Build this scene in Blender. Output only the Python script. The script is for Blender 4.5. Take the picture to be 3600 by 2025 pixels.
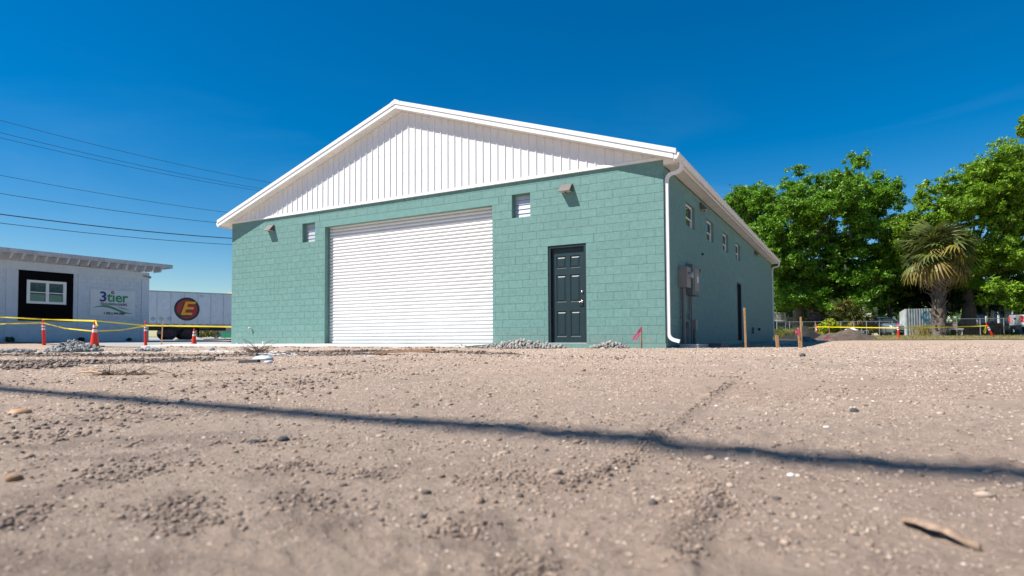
import bpy, bmesh, math, random
import numpy as np
from mathutils import Vector, Matrix
random.seed(7); rng = np.random.default_rng(7)
for o in list(bpy.data.objects): bpy.data.objects.remove(o)
S = bpy.context.scene
COL = S.collection
PI = math.pi

# ---------------------------------------------------------------- camera
CAM = Vector((3.6603, -13.6791, .1283))
FW = Vector((-.48738153, .87255034, .03339379)); RT = Vector((.87293237, .48780913, -.00559685)); UP = Vector((.02117333, -.02642272, .9994266))
FPX, CV = 2130.6154, 1118.5852
cd = bpy.data.cameras.new('camera'); cam = bpy.data.objects.new('camera', cd); COL.objects.link(cam)
cam.matrix_world = Matrix(((RT.x, UP.x, -FW.x, CAM.x), (RT.y, UP.y, -FW.y, CAM.y), (RT.z, UP.z, -FW.z, CAM.z), (0, 0, 0, 1)))
cd.sensor_width = 36; cd.lens = 36*FPX/3600; cd.shift_y = (CV-1012.5)/3600
cd.clip_start = .05; cd.clip_end = 3000
cd.dof.use_dof = True; cd.dof.focus_distance = 15.0; cd.dof.aperture_fstop = 4.5
S.camera = cam

# ---------------------------------------------------------------- light
SUNV = Vector((-.95, -1.0, 1.8)).normalized()
W = bpy.data.worlds.new('World'); S.world = W; W.use_nodes = True
nt = W.node_tree; nt.nodes.clear()
out = nt.nodes.new('ShaderNodeOutputWorld'); bg = nt.nodes.new('ShaderNodeBackground'); sky = nt.nodes.new('ShaderNodeTexSky')
sky.sky_type = 'NISHITA'; sky.sun_disc = False; sky.sun_elevation = math.asin(SUNV.z); sky.sun_rotation = math.atan2(SUNV.x, SUNV.y)
sky.altitude = 0; sky.air_density = 1.0; sky.dust_density = .25; sky.ozone_density = 3.0
hs = nt.nodes.new('ShaderNodeHueSaturation'); hs.inputs['Saturation'].default_value = 1.55; hs.inputs['Value'].default_value = 1.05
nt.links.new(sky.outputs[0], hs.inputs['Color'])
# thin cirrus veils
tc = nt.nodes.new('ShaderNodeTexCoord'); mp = nt.nodes.new('ShaderNodeMapping'); mp.inputs['Location'].default_value = (8.8, 0, 0); mp.inputs['Scale'].default_value = (1.2, 1.2, 5.0); mp.inputs['Rotation'].default_value = (0.25, .15, 0)
nz = nt.nodes.new('ShaderNodeTexNoise'); nz.inputs['Scale'].default_value = 1.6; nz.inputs['Detail'].default_value = 7; nz.inputs['Roughness'].default_value = .55; nz.inputs['Distortion'].default_value = .8
rp = nt.nodes.new('ShaderNodeMapRange'); rp.inputs['From Min'].default_value = .48; rp.inputs['From Max'].default_value = .85; rp.inputs['To Max'].default_value = .13
mxs = nt.nodes.new('ShaderNodeMixRGB'); mxs.inputs['Color2'].default_value = (3.6, 6.0, 8.2, 1)
nt.links.new(tc.outputs['Generated'], mp.inputs[0]); nt.links.new(mp.outputs[0], nz.inputs['Vector']); nt.links.new(nz.outputs[0], rp.inputs[0])
sx_ = nt.nodes.new('ShaderNodeSeparateXYZ'); nt.links.new(tc.outputs['Generated'], sx_.inputs[0])
zr = nt.nodes.new('ShaderNodeMapRange'); zr.interpolation_type = 'SMOOTHSTEP'; zr.inputs[1].default_value = .20; zr.inputs[2].default_value = .42; zr.inputs[3].default_value = 1; zr.inputs[4].default_value = 0; nt.links.new(sx_.outputs['Z'], zr.inputs[0])
zm = nt.nodes.new('ShaderNodeMath'); zm.operation = 'MULTIPLY'; nt.links.new(rp.outputs[0], zm.inputs[0]); nt.links.new(zr.outputs[0], zm.inputs[1])
nt.links.new(zm.outputs[0], mxs.inputs['Fac']); nt.links.new(hs.outputs[0], mxs.inputs['Color1']); nt.links.new(mxs.outputs[0], bg.inputs[0])
bg.inputs[1].default_value = .067
nt.links.new(bg.outputs[0], out.inputs[0])
sl = bpy.data.lights.new('sun', 'SUN'); sl.energy = 4.9; sl.angle = math.radians(.53); sl.color = (1, .955, .89)
sun = bpy.data.objects.new('sun', sl); COL.objects.link(sun); sun.rotation_euler = SUNV.to_track_quat('Z', 'Y').to_euler()
S.view_settings.view_transform = 'Standard'; S.view_settings.look = 'None'; S.view_settings.exposure = .75; S.view_settings.gamma = 1
S.view_settings.use_curve_mapping = False
S.render.engine = 'CYCLES'

# ---------------------------------------------------------------- helpers
def at(U, V, d):   # point seen at photo pixel (2576 wide) at distance d along the view axis
    return CAM + (FW + RT*((U*1.3975-1800)/FPX) + UP*((CV-V*1.3975)/FPX))*d
def gnd(U, V, z=-.12):
    r = FW + RT*((U*1.3975-1800)/FPX) + UP*((CV-V*1.3975)/FPX)
    return CAM + r*((z-CAM.z)/r.z)

class MB:
    def __init__(s): s.v = []; s.f = []; s.m = []
    def add(s, vs, fs, m=0):
        b = len(s.v); s.v += [tuple(v) for v in vs]; s.f += [tuple(b+i for i in f) for f in fs]; s.m += [m]*len(fs); return s
    def box(s, x0, x1, y0, y1, z0, z1, m=0):
        return s.add([(x0,y0,z0),(x1,y0,z0),(x1,y1,z0),(x0,y1,z0),(x0,y0,z1),(x1,y0,z1),(x1,y1,z1),(x0,y1,z1)],
                     [(0,3,2,1),(4,5,6,7),(0,1,5,4),(1,2,6,5),(2,3,7,6),(3,0,4,7)], m)
    def quad(s, a, b, c, d, m=0): return s.add([a,b,c,d], [(0,1,2,3)], m)
    def tube(s, pts, r, n=8, m=0, cap=True):
        pts = [Vector(p) for p in pts]; rs = r if isinstance(r, (list, tuple)) else [r]*len(pts)
        b = len(s.v); ref = None
        for i, p in enumerate(pts):
            t = (pts[min(i+1, len(pts)-1)]-pts[max(i-1, 0)]); t = t.normalized() if t.length > 1e-9 else Vector((0,0,1))
            if ref is None: ref = Vector((0,0,1)) if abs(t.z) < .9 else Vector((1,0,0))
            u = t.cross(ref).normalized(); w = u.cross(t).normalized(); ref = w
            for k in range(n):
                a = 2*PI*k/n; s.v.append(tuple(p+u*(math.cos(a)*rs[i])+w*(math.sin(a)*rs[i])))
        for i in range(len(pts)-1):
            for k in range(n):
                k2 = (k+1) % n
                s.f.append((b+i*n+k, b+i*n+k2, b+(i+1)*n+k2, b+(i+1)*n+k)); s.m.append(m)
        if cap:
            s.f.append(tuple(b+k for k in range(n))[::-1]); s.m.append(m)
            s.f.append(tuple(b+(len(pts)-1)*n+k for k in range(n))); s.m.append(m)
        return s
    def bar(s, a, b, w, h, m=0, up=(0,0,1)):   # rectangular bar
        a = Vector(a); b = Vector(b); t = (b-a).normalized(); u0 = Vector(up)
        if abs(t.dot(u0)) > .98: u0 = Vector((0,1,0))
        u = t.cross(u0).normalized(); v = u.cross(t).normalized()
        vs = [p+u*(i*w/2)+v*(j*h/2) for p in (a, b) for i, j in ((-1,-1),(1,-1),(1,1),(-1,1))]
        return s.add(vs, [(3,2,1,0),(4,5,6,7),(0,1,5,4),(1,2,6,5),(2,3,7,6),(3,0,4,7)], m)
    def prism(s, prof, axis, a, b, m=0):  # closed profile (2D list) extruded along axis from a to b
        n = len(prof)
        def mk(p, t):
            return {'x': (t, p[0], p[1]), 'y': (p[0], t, p[1]), 'z': (p[0], p[1], t)}[axis]
        vs = [mk(p, a) for p in prof]+[mk(p, b) for p in prof]
        return s.add(vs, [tuple(range(n))[::-1], tuple(range(n, 2*n))]+[(i, (i+1) % n, n+(i+1) % n, n+i) for i in range(n)], m)
    def mesh(s, name, mats, smooth=False):
        me = bpy.data.meshes.new(name); me.from_pydata(s.v, [], s.f)
        for m in (mats if isinstance(mats, (list, tuple)) else [mats]): me.materials.append(m)
        if len(me.materials) > 1: me.polygons.foreach_set('material_index', s.m)
        if smooth: me.polygons.foreach_set('use_smooth', [True]*len(me.polygons))
        me.validate(); me.update()
        return me
    def build(s, name, mats, parent=None, loc=None, rot=None, smooth=False, fix=True):
        me = s.mesh(name, mats, smooth)
        if fix:
            bm = bmesh.new(); bm.from_mesh(me); bmesh.ops.recalc_face_normals(bm, faces=bm.faces); bm.to_mesh(me); bm.free()
        return link(name, me, parent, loc, rot)
def link(name, me, parent=None, loc=None, rot=None, scale=None):
    o = bpy.data.objects.new(name, me); COL.objects.link(o)
    if parent: o.parent = parent
    if loc is not None: o.location = loc
    if rot is not None: o.rotation_euler = rot
    if scale is not None: o.scale = scale
    return o
def tag(o, label=None, cat=None, group=None, kind=None):
    if label: o['label'] = label
    if cat: o['category'] = cat
    if group: o['group'] = group
    if kind: o['kind'] = kind
    return o
def thing(name, label, cat, loc=(0,0,0), rz=0, group=None):
    o = bpy.data.objects.new(name, None); COL.objects.link(o); o.location = loc; o.rotation_euler = (0,0,rz); o.empty_display_size = .2
    return tag(o, label, cat, group)
def copy_tree(o, parent=None):
    c = o.copy(); COL.objects.link(c)
    if parent: c.parent = parent
    for ch in [x for x in list(COL.objects) if x.parent == o]: copy_tree(ch, c)
    return c
def np_mesh(name, v, f, mats, smooth=False, uvn=None):
    """v (n,3), f (m,k) numpy"""
    me = bpy.data.meshes.new(name); k = f.shape[1]
    me.vertices.add(len(v)); me.vertices.foreach_set('co', np.ascontiguousarray(v, dtype=np.float32).ravel())
    me.loops.add(f.size); me.loops.foreach_set('vertex_index', np.ascontiguousarray(f, dtype=np.int32).ravel())
    me.polygons.add(len(f)); me.polygons.foreach_set('loop_start', np.arange(0, f.size, k, dtype=np.int32))
    try: me.polygons.foreach_set('loop_total', np.full(len(f), k, dtype=np.int32))
    except Exception: pass
    for m in (mats if isinstance(mats, (list, tuple)) else [mats]): me.materials.append(m)
    if smooth: me.polygons.foreach_set('use_smooth', np.ones(len(f), dtype=bool))
    me.update(); return me

# ---------------------------------------------------------------- materials
def pm(name, col, rough=.6, metal=0., var=.08, vscale=3., bump=0., bscale=60., rand=None, ramt=.1, spec=.5, streak=0., col2=None, trans=0., emit=None, coat=0.):
    m = bpy.data.materials.new(name); m.use_nodes = True; n = m.node_tree.nodes; L = m.node_tree.links
    b = n['Principled BSDF']; b.inputs['Roughness'].default_value = rough; b.inputs['Metallic'].default_value = metal
    b.inputs['Specular IOR Level'].default_value = spec
    if coat: b.inputs['Coat Weight'].default_value = coat; b.inputs['Coat Roughness'].default_value = .08
    tc = n.new('ShaderNodeTexCoord'); pos = n.new('ShaderNodeNewGeometry')
    nz = n.new('ShaderNodeTexNoise'); nz.inputs['Scale'].default_value = vscale; nz.inputs['Detail'].default_value = 8; nz.inputs['Roughness'].default_value = .62
    L.new(pos.outputs['Position'], nz.inputs['Vector'])
    c = col; c2 = col2 or tuple(min(1, x*(1-var*2.2)) for x in col); c1 = tuple(min(1, x*(1+var*1.2)) for x in col) if not col2 else col
    mr = n.new('ShaderNodeMapRange'); mr.inputs[1].default_value = .32; mr.inputs[2].default_value = .68; L.new(nz.outputs[0], mr.inputs[0])
    mx = n.new('ShaderNodeMixRGB'); mx.inputs[1].default_value = (*c1, 1); mx.inputs[2].default_value = (*c2, 1); L.new(mr.outputs[0], mx.inputs[0])
    last = mx.outputs[0]
    if streak:
        mp = n.new('ShaderNodeMapping'); mp.inputs['Scale'].default_value = (9, 9, .5); L.new(pos.outputs['Position'], mp.inputs[0])
        n2 = n.new('ShaderNodeTexNoise'); n2.inputs['Scale'].default_value = 1; n2.inputs['Detail'].default_value = 5; L.new(mp.outputs[0], n2.inputs['Vector'])
        r2 = n.new('ShaderNodeMapRange'); r2.inputs[1].default_value = .5; r2.inputs[2].default_value = .8; r2.inputs[3].default_value = 1; r2.inputs[4].default_value = 1-streak; L.new(n2.outputs[0], r2.inputs[0])
        m3 = n.new('ShaderNodeMixRGB'); m3.blend_type = 'MULTIPLY'; m3.inputs[0].default_value = 1; L.new(last, m3.inputs[1]); L.new(r2.outputs[0], m3.inputs[2]); last = m3.outputs[0]
    if rand:
        if rand == 'obj': oi = n.new('ShaderNodeObjectInfo'); src = oi.outputs['Random']
        else: src = pos.outputs['Random Per Island']
        r3 = n.new('ShaderNodeMapRange'); r3.inputs[3].default_value = 1-ramt; r3.inputs[4].default_value = 1+ramt; L.new(src, r3.inputs[0])
        m4 = n.new('ShaderNodeVectorMath'); m4.operation = 'SCALE'; L.new(last, m4.inputs[0]); L.new(r3.outputs[0], m4.inputs['Scale']); last = m4.outputs[0]
    L.new(last, b.inputs['Base Color'])
    if bump:
        bn = n.new('ShaderNodeTexNoise'); bn.inputs['Scale'].default_value = bscale; bn.inputs['Detail'].default_value = 6; L.new(pos.outputs['Position'], bn.inputs['Vector'])
        bu = n.new('ShaderNodeBump'); bu.inputs['Distance'].default_value = bump; bu.inputs['Strength'].default_value = 1; L.new(bn.outputs[0], bu.inputs['Height']); L.new(bu.outputs[0], b.inputs['Normal'])
    if emit: b.inputs['Emission Color'].default_value = (*emit, 1); b.inputs['Emission Strength'].default_value = 1
    return m
def leafmat(name, col, col2, trans=.35, ramt=.35, rough=.45):
    m = bpy.data.materials.new(name); m.use_nodes = True; n = m.node_tree.nodes; L = m.node_tree.links
    b = n['Principled BSDF']; b.inputs['Roughness'].default_value = rough; b.inputs['Specular IOR Level'].default_value = .35
    pos = n.new('ShaderNodeNewGeometry'); mx = n.new('ShaderNodeMixRGB'); mx.inputs[1].default_value = (*col, 1); mx.inputs[2].default_value = (*col2, 1)
    L.new(pos.outputs['Random Per Island'], mx.inputs[0])
    nz = n.new('ShaderNodeTexNoise'); nz.inputs['Scale'].default_value = .5; nz.inputs['Detail'].default_value = 3; L.new(pos.outputs['Position'], nz.inputs['Vector'])
    r3 = n.new('ShaderNodeMapRange'); r3.inputs[1].default_value = .3; r3.inputs[2].default_value = .7; r3.inputs[3].default_value = 1-ramt; r3.inputs[4].default_value = 1+ramt; L.new(nz.outputs[0], r3.inputs[0])
    sc = n.new('ShaderNodeVectorMath'); sc.operation = 'SCALE'; L.new(mx.outputs[0], sc.inputs[0]); L.new(r3.outputs[0], sc.inputs['Scale'])
    L.new(sc.outputs[0], b.inputs['Base Color'])
    tr = n.new('ShaderNodeBsdfTranslucent'); L.new(sc.outputs[0], tr.inputs[0]); ms = n.new('ShaderNodeMixShader'); ms.inputs[0].default_value = trans
    L.new(b.outputs[0], ms.inputs[1]); L.new(tr.outputs[0], ms.inputs[2]); L.new(ms.outputs[0], n['Material Output'].inputs[0])
    return m
TEAL = (.138, .268, .244)
M = {}
M['teal_block'] = pm('teal_block', TEAL, .62, var=.07, vscale=11, bump=.006, bscale=70, rand='obj', ramt=.04, spec=.3)
M['teal_blocks'] = pm('teal_blocks', TEAL, .62, var=.07, vscale=11, bump=.006, bscale=70, rand='island', ramt=.04, spec=.3)
M['teal_joint'] = pm('teal_joint', (.150, .288, .263), .6, var=.06, vscale=6, bump=.003, bscale=60, spec=.3)
M['teal_lintel'] = pm('teal_lintel', (.142, .276, .252), .55, var=.05, vscale=4, bump=.0015, bscale=40, spec=.3)
M['white_metal'] = pm('white_metal', (.70, .70, .695), .42, var=.02, vscale=1.5, spec=.5, rand='obj', ramt=.015)
M['white_trim'] = pm('white_trim', (.74, .735, .72), .45, var=.015)
M['soffit'] = pm('soffit', (.74, .73, .70), .5, var=.03, rand='obj', ramt=.04)
M['slat'] = pm('slat', (.69, .69, .685), .42, var=.03, vscale=1.0, rand='obj', ramt=.015, streak=.05, bump=.012, bscale=1.6)
M['door'] = pm('door_paint', (.011, .030, .036), .45, var=.06, spec=.4)
M['doorframe'] = pm('door_frame_paint', (.008, .020, .026), .45, var=.06)
for k_ in ('teal_block', 'teal_blocks', 'teal_joint', 'teal_lintel'):   # splashed mud low on the wall
    n_ = M[k_].node_tree; b_ = n_.nodes['Principled BSDF']; src_ = b_.inputs['Base Color'].links[0].from_socket; g_ = n_.nodes.new('ShaderNodeNewGeometry'); sx2 = n_.nodes.new('ShaderNodeSeparateXYZ'); n_.links.new(g_.outputs['Position'], sx2.inputs[0])
    zz_ = n_.nodes.new('ShaderNodeMapRange'); zz_.inputs[1].default_value = .50; zz_.inputs[2].default_value = -.10; zz_.inputs[3].default_value = 0; zz_.inputs[4].default_value = .75; n_.links.new(sx2.outputs['Z'], zz_.inputs[0])
    nn2 = n_.nodes.new('ShaderNodeTexNoise'); nn2.inputs['Scale'].default_value = 7; nn2.inputs['Detail'].default_value = 9; nn2.inputs['Roughness'].default_value = .7; n_.links.new(g_.outputs['Position'], nn2.inputs['Vector'])
    m2 = n_.nodes.new('ShaderNodeMapRange'); m2.inputs[1].default_value = .46; m2.inputs[2].default_value = .66; n_.links.new(nn2.outputs[0], m2.inputs[0]); mm_ = n_.nodes.new('ShaderNodeMath'); mm_.operation = 'MULTIPLY'; n_.links.new(zz_.outputs[0], mm_.inputs[0]); n_.links.new(m2.outputs[0], mm_.inputs[1])
    mix_ = n_.nodes.new('ShaderNodeMixRGB'); mix_.inputs[2].default_value = (.26, .22, .17, 1); n_.links.new(mm_.outputs[0], mix_.inputs[0]); n_.links.new(src_, mix_.inputs[1]); n_.links.new(mix_.outputs[0], b_.inputs['Base Color'])
M['chrome'] = pm('chrome', (.75, .75, .74), .22, 1., var=.02)
M['bronze'] = pm('bronze_lamp', (.13, .115, .11), .45, .3, var=.05)
M['lens'] = pm('lamp_lens', (.55, .54, .50), .3, var=.03)
M['galv'] = pm('galvanised', (.42, .43, .43), .42, .7, var=.1)
M['boxgrey'] = pm('box_grey', (.25, .235, .22), .5, .1, var=.05)
M['boxdark'] = pm('box_dark_grey', (.12, .14, .15), .5, .1, var=.05)
M['pipe'] = pm('conduit_grey', (.16, .15, .16), .5, var=.06)
M['black'] = pm('black_rubber', (.015, .015, .016), .6, var=.1)
M['dark'] = pm('dark_inside', (.012, .013, .014), .8, var=.1)
M['concrete'] = pm('concrete', (.50, .49, .46), .85, var=.08, vscale=2, bump=.004, bscale=30)
M['pvc'] = pm('white_pvc', (.75, .74, .71), .35, var=.02)
M['wood'] = pm('stake_wood', (.52, .30, .13), .7, var=.12, vscale=20, bump=.002)
M['oldwood'] = pm('old_wood', (.34, .19, .10), .8, var=.2, vscale=25, bump=.003)
M['orange'] = pm('orange_plastic', (.78, .035, .012), .42, var=.05, vscale=8)
M['reflect'] = pm('reflective_white', (.78, .78, .76), .35, var=.05, vscale=30)
M['yellow'] = pm('yellow_tape', (.83, .66, .015), .35, var=.04)
M['ink'] = pm('black_ink', (.02, .02, .02), .5, var=.05)
M['pink'] = leafmat('pink_ribbon', (.85, .10, .25), (.9, .14, .30), .4, .05)
M['paintwhite'] = pm('old_white_paint', (.52, .575, .635), .6, var=.035, vscale=1.5, bump=.002, bscale=30, streak=.06)
M['pw_blocks'] = pm('white_painted_blocks', (.52, .575, .64), .6, var=.03, vscale=1.5, bump=.002, bscale=30, rand='island', ramt=.02, streak=.05)
M['pw_joint'] = pm('white_joint', (.50, .555, .61), .7, var=.06)
M['fascia_grey'] = pm('weathered_fascia', (.42, .43, .45), .6, var=.1, vscale=3, streak=.3)
M['blackpaint'] = pm('black_paint', (.004, .004, .005), .9, var=.1, spec=.08)
M['trailer'] = pm('trailer_side', (.55, .60, .65), .38, var=.04, rand='obj', ramt=.02, streak=.08)
M['rail'] = pm('aluminium_rail', (.40, .41, .42), .45, .5, var=.08)
M['red'] = pm('signal_red', (.55, .02, .02), .4, var=.05)
M['banner'] = pm('banner_vinyl', (.60, .625, .65), .45, var=.02, vscale=1.5, bump=.006, bscale=4)
M['navy'] = pm('navy_print', (.015, .02, .17), .5, var=.03)
M['greenprint'] = pm('green_print', (.01, .25, .11), .5, var=.03)
M['redprint'] = pm('dark_red_print', (.38, .015, .02), .5, var=.03)
M['goldprint'] = pm('gold_print', (.72, .33, .01), .5, var=.03)
M['maroon'] = pm('maroon_print', (.12, .02, .04), .5, var=.03)
M['bark'] = pm('bark', (.17, .145, .12), .9, var=.2, vscale=4, bump=.03, bscale=14)
M['palmbark'] = pm('palm_bark', (.14, .112, .09), .9, var=.25, vscale=8, bump=.03, bscale=20)
M['moss'] = leafmat('hanging_moss', (.17, .18, .12), (.24, .24, .17), .3, .2)
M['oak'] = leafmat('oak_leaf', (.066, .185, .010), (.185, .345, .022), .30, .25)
M['oak2'] = leafmat('oak_leaf_bright', (.10, .22, .010), (.23, .37, .022), .32, .22)
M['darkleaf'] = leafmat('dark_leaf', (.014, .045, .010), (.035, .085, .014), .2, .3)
M['farleaf'] = leafmat('far_leaf', (.07, .15, .04), (.13, .22, .06), .3, .3)
M['bushleaf'] = leafmat('bush_leaf', (.20, .30, .012), (.34, .36, .02), .35, .2)
M['flower'] = leafmat('flower', (.48, .26, .40), (.55, .34, .48), .3, .1)
M['frond'] = leafmat('palm_frond', (.06, .09, .02), (.14, .155, .035), .25, .25)
M['frond_y'] = leafmat('yellowing_frond', (.20, .165, .03), (.30, .22, .06), .25, .2)
M['frond_d'] = leafmat('dead_frond', (.21, .15, .10), (.36, .29, .22), .2, .2)
M['weed'] = leafmat('weed', (.10, .14, .03), (.24, .22, .06), .3, .3)
M['dryleaf'] = leafmat('dry_grass', (.30, .21, .075), (.24, .24, .07), .3, .2)
M['root'] = pm('root_brown', (.13, .085, .06), .9, var=.2)
M['glass'] = pm('window_glass', (.02, .03, .035), .02, var=.05, spec=1.0); M['glass'].node_tree.nodes['Principled BSDF'].inputs['IOR'].default_value = 1.9
M['glassgreen'] = pm('shaded_glass', (.035, .085, .085), .08, var=.25, vscale=6, spec=.8)
M['asphalt'] = pm('paving', (.33, .32, .30), .9, var=.10, vscale=1.2, bump=.006, bscale=40)
M['wire'] = pm('wire_black', (.02, .022, .028), .6, var=.02)
M['carpaint'] = pm('blue_grey_paint', (.17, .22, .31), .3, .35, var=.02, coat=.8)
M['suvpaint'] = pm('dark_grey_paint', (.06, .07, .085), .3, .4, var=.02, coat=.8)
M['truckpaint'] = pm('white_car_paint', (.72, .74, .78), .25, var=.02, coat=.8)
M['carglass'] = pm('car_glass', (.02, .035, .04), .05, var=.02, spec=.9)
M['bumper'] = pm('bumper_grey', (.07, .075, .085), .45, .2, var=.04)
M['tail'] = pm('tail_light', (.6, .012, .02), .2, var=.05, coat=.5)
M['headl'] = pm('head_light', (.55, .56, .5), .15, var=.05, coat=.5)
M['shed'] = pm('shed_metal', (.50, .53, .52), .6, .1, var=.15, vscale=2.5, streak=.35)
M['shedblue'] = pm('faded_blue_mark', (.08, .38, .50), .7, var=.2, vscale=12)
M['bluewall'] = pm('blue_wall', (.06, .22, .50), .6, var=.06)
M['housegrey'] = pm('grey_blue_wall', (.10, .17, .21), .7, var=.08)
M['shingle'] = pm('shingle', (.16, .15, .15), .9, var=.15, vscale=8, bump=.01, bscale=30)
M['roofpeach'] = pm('peach_roof', (.62, .46, .38), .7, var=.05)
M['darksoil'] = pm('dark_soil', (.022, .019, .018), .95, var=.25, vscale=4, bump=.04, bscale=12)
M['brownsoil'] = pm('brown_soil', (.105, .078, .06), .95, var=.2, vscale=4, bump=.03, bscale=12)
M['greysoil'] = pm('grey_soil', (.15, .14, .135), .95, var=.2, vscale=4, bump=.03, bscale=12)
M['rubble'] = pm('rubble_stone', (.25, .245, .235), .9, var=.18, vscale=9, bump=.008, bscale=40, rand='obj', ramt=.35)
M['rubbles'] = pm('rubble_stones', (.25, .245, .235), .9, var=.18, vscale=9, bump=.008, bscale=40, rand='island', ramt=.35)
M['crush'] = pm('broken_concrete', (.27, .255, .235), .9, var=.15, vscale=9, bump=.008, bscale=40, rand='obj', ramt=.3)
M['crushs'] = pm('broken_concretes', (.27, .255, .235), .9, var=.15, vscale=9, bump=.008, bscale=40, rand='island', ramt=.3)
M['clod'] = pm('soil_clod', (.25, .185, .142), .95, var=.2, vscale=30, bump=.003, bscale=120, rand='island', ramt=.3)
M['clod1'] = pm('dark_stone', (.055, .055, .058), .8, var=.2, vscale=30, bump=.003, bscale=120)
M['tanstone'] = pm('tan_stone', (.42, .24, .12), .6, var=.15, vscale=30)
M['plastic'] = pm('pale_plastic', (.50, .55, .60), .4, var=.1, vscale=20)

def pebble_mat():
    m = bpy.data.materials.new('gravel'); m.use_nodes = True; n = m.node_tree.nodes; L = m.node_tree.links; b = n['Principled BSDF']; b.inputs['Roughness'].default_value = .9; b.inputs['Specular IOR Level'].default_value = .2
    g = n.new('ShaderNodeNewGeometry'); r = n.new('ShaderNodeValToRGB'); L.new(g.outputs['Random Per Island'], r.inputs[0])
    e = r.color_ramp.elements; e[0].position = 0; e[0].color = (.09, .08, .075, 1); e[1].position = 1; e[1].color = (.58, .50, .43, 1)
    for p, c in ((.08, (.13, .10, .08)), (.16, (.26, .19, .14)), (.80, (.36, .27, .205)), (.94, (.43, .335, .27)), (.985, (.52, .41, .33))):
        q = e.new(p); q.color = (*c, 1)
    L.new(r.outputs[0], b.inputs['Base Color']); return m
M['gravel'] = pebble_mat()
M['grit'] = pebble_mat(); e_ = [x for x in M['grit'].node_tree.nodes if x.type == 'VALTORGB'][0].color_ramp.elements
for q_, (p_, c_) in zip(e_, ((0, (.09, .075, .06)), (.09, (.18, .13, .10)), (.22, (.30, .22, .168)), (.50, (.41, .305, .228)), (.80, (.46, .36, .28)), (.93, (.53, .435, .36)), (1, (.62, .54, .47)))): q_.position = p_; q_.color = (*c_, 1)

def ground_mat():
    m = bpy.data.materials.new('dirt_ground'); m.use_nodes = True; n = m.node_tree.nodes; L = m.node_tree.links
    b = n['Principled BSDF']; b.inputs['Roughness'].default_value = .95; b.inputs['Specular IOR Level'].default_value = .15
    g = n.new('ShaderNodeNewGeometry')
    def noise(s, d=8, r=.6, dist=0):
        z = n.new('ShaderNodeTexNoise'); z.inputs['Scale'].default_value = s; z.inputs['Detail'].default_value = d; z.inputs['Roughness'].default_value = r; z.inputs['Distortion'].default_value = dist; L.new(g.outputs['Position'], z.inputs['Vector']); return z.outputs[0]
    def rng_(src, a, c, lo=0, hi=1):
        r = n.new('ShaderNodeMapRange'); r.inputs[1].default_value = a; r.inputs[2].default_value = c; r.inputs[3].default_value = lo; r.inputs[4].default_value = hi; L.new(src, r.inputs[0]); return r.outputs[0]
    def mix(f, a, c, mode='MIX'):
        x = n.new('ShaderNodeMixRGB'); x.blend_type = mode
        for i, s in ((0, f), (1, a), (2, c)):
            if isinstance(s, (tuple, float, int)): x.inputs[i].default_value = s if not isinstance(s, tuple) else (*s, 1)
            else: L.new(s, x.inputs[i])
        return x.outputs[0]
    c = mix(rng_(noise(1.1), .35, .65), (.475, .358, .275), (.405, .295, .222))
    c = mix(rng_(noise(.35, 5), .4, .7, 0, .55), c, (.36, .295, .24))
    c = mix(rng_(noise(22, 6), .45, .75, 0, .6), c, (.27, .195, .148))
    # tiny pale and dark grit
    v = n.new('ShaderNodeTexVoronoi'); v.inputs['Scale'].default_value = 85; L.new(g.outputs['Position'], v.inputs['Vector'])
    sp = rng_(v.outputs['Distance'], .25, .12)
    vr = n.new('ShaderNodeValToRGB'); L.new(v.outputs['Color'], vr.inputs[0]); e = vr.color_ramp.elements
    e[0].color = (.14, .115, .09, 1); e[1].color = (.58, .48, .40, 1); q = e.new(.5); q.color = (.36, .265, .20, 1)
    c = mix(n_mul(n, L, sp, .8), c, vr.outputs[0])
    v2 = n.new('ShaderNodeTexVoronoi'); v2.inputs['Scale'].default_value = 28; L.new(g.outputs['Position'], v2.inputs['Vector'])
    c = mix(n_mul(n, L, rng_(v2.outputs['Distance'], .30, .18), .55), c, vr.outputs[0])
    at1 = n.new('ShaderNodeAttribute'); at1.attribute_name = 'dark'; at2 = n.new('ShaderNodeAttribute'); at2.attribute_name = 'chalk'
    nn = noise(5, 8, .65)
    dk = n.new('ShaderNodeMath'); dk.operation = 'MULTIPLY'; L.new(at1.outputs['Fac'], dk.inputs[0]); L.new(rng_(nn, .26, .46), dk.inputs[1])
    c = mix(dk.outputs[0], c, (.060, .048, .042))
    ck = n.new('ShaderNodeMath'); ck.operation = 'MULTIPLY'; L.new(at2.outputs['Fac'], ck.inputs[0]); L.new(rng_(nn, .62, .46), ck.inputs[1])
    c = mix(ck.outputs[0], c, (.62, .62, .62))
    L.new(c, b.inputs['Base Color'])
    h = n.new('ShaderNodeMath'); h.operation = 'ADD'; L.new(noise(60, 8, .7), h.inputs[0])
    h2 = n.new('ShaderNodeMath'); h2.operation = 'MULTIPLY'; L.new(noise(300, 4), h2.inputs[0]); h2.inputs[1].default_value = .35; L.new(h2.outputs[0], h.inputs[1])
    bu = n.new('ShaderNodeBump'); bu.inputs['Distance'].default_value = .022; bu.inputs['Strength'].default_value = .9; L.new(h.outputs[0], bu.inputs['Height']); L.new(bu.outputs[0], b.inputs['Normal'])
    return m
def n_mul(n, L, s, k):
    a = n.new('ShaderNodeMath'); a.operation = 'MULTIPLY'; L.new(s, a.inputs[0]); a.inputs[1].default_value = k; return a.outputs[0]
M['ground'] = ground_mat()

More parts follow.
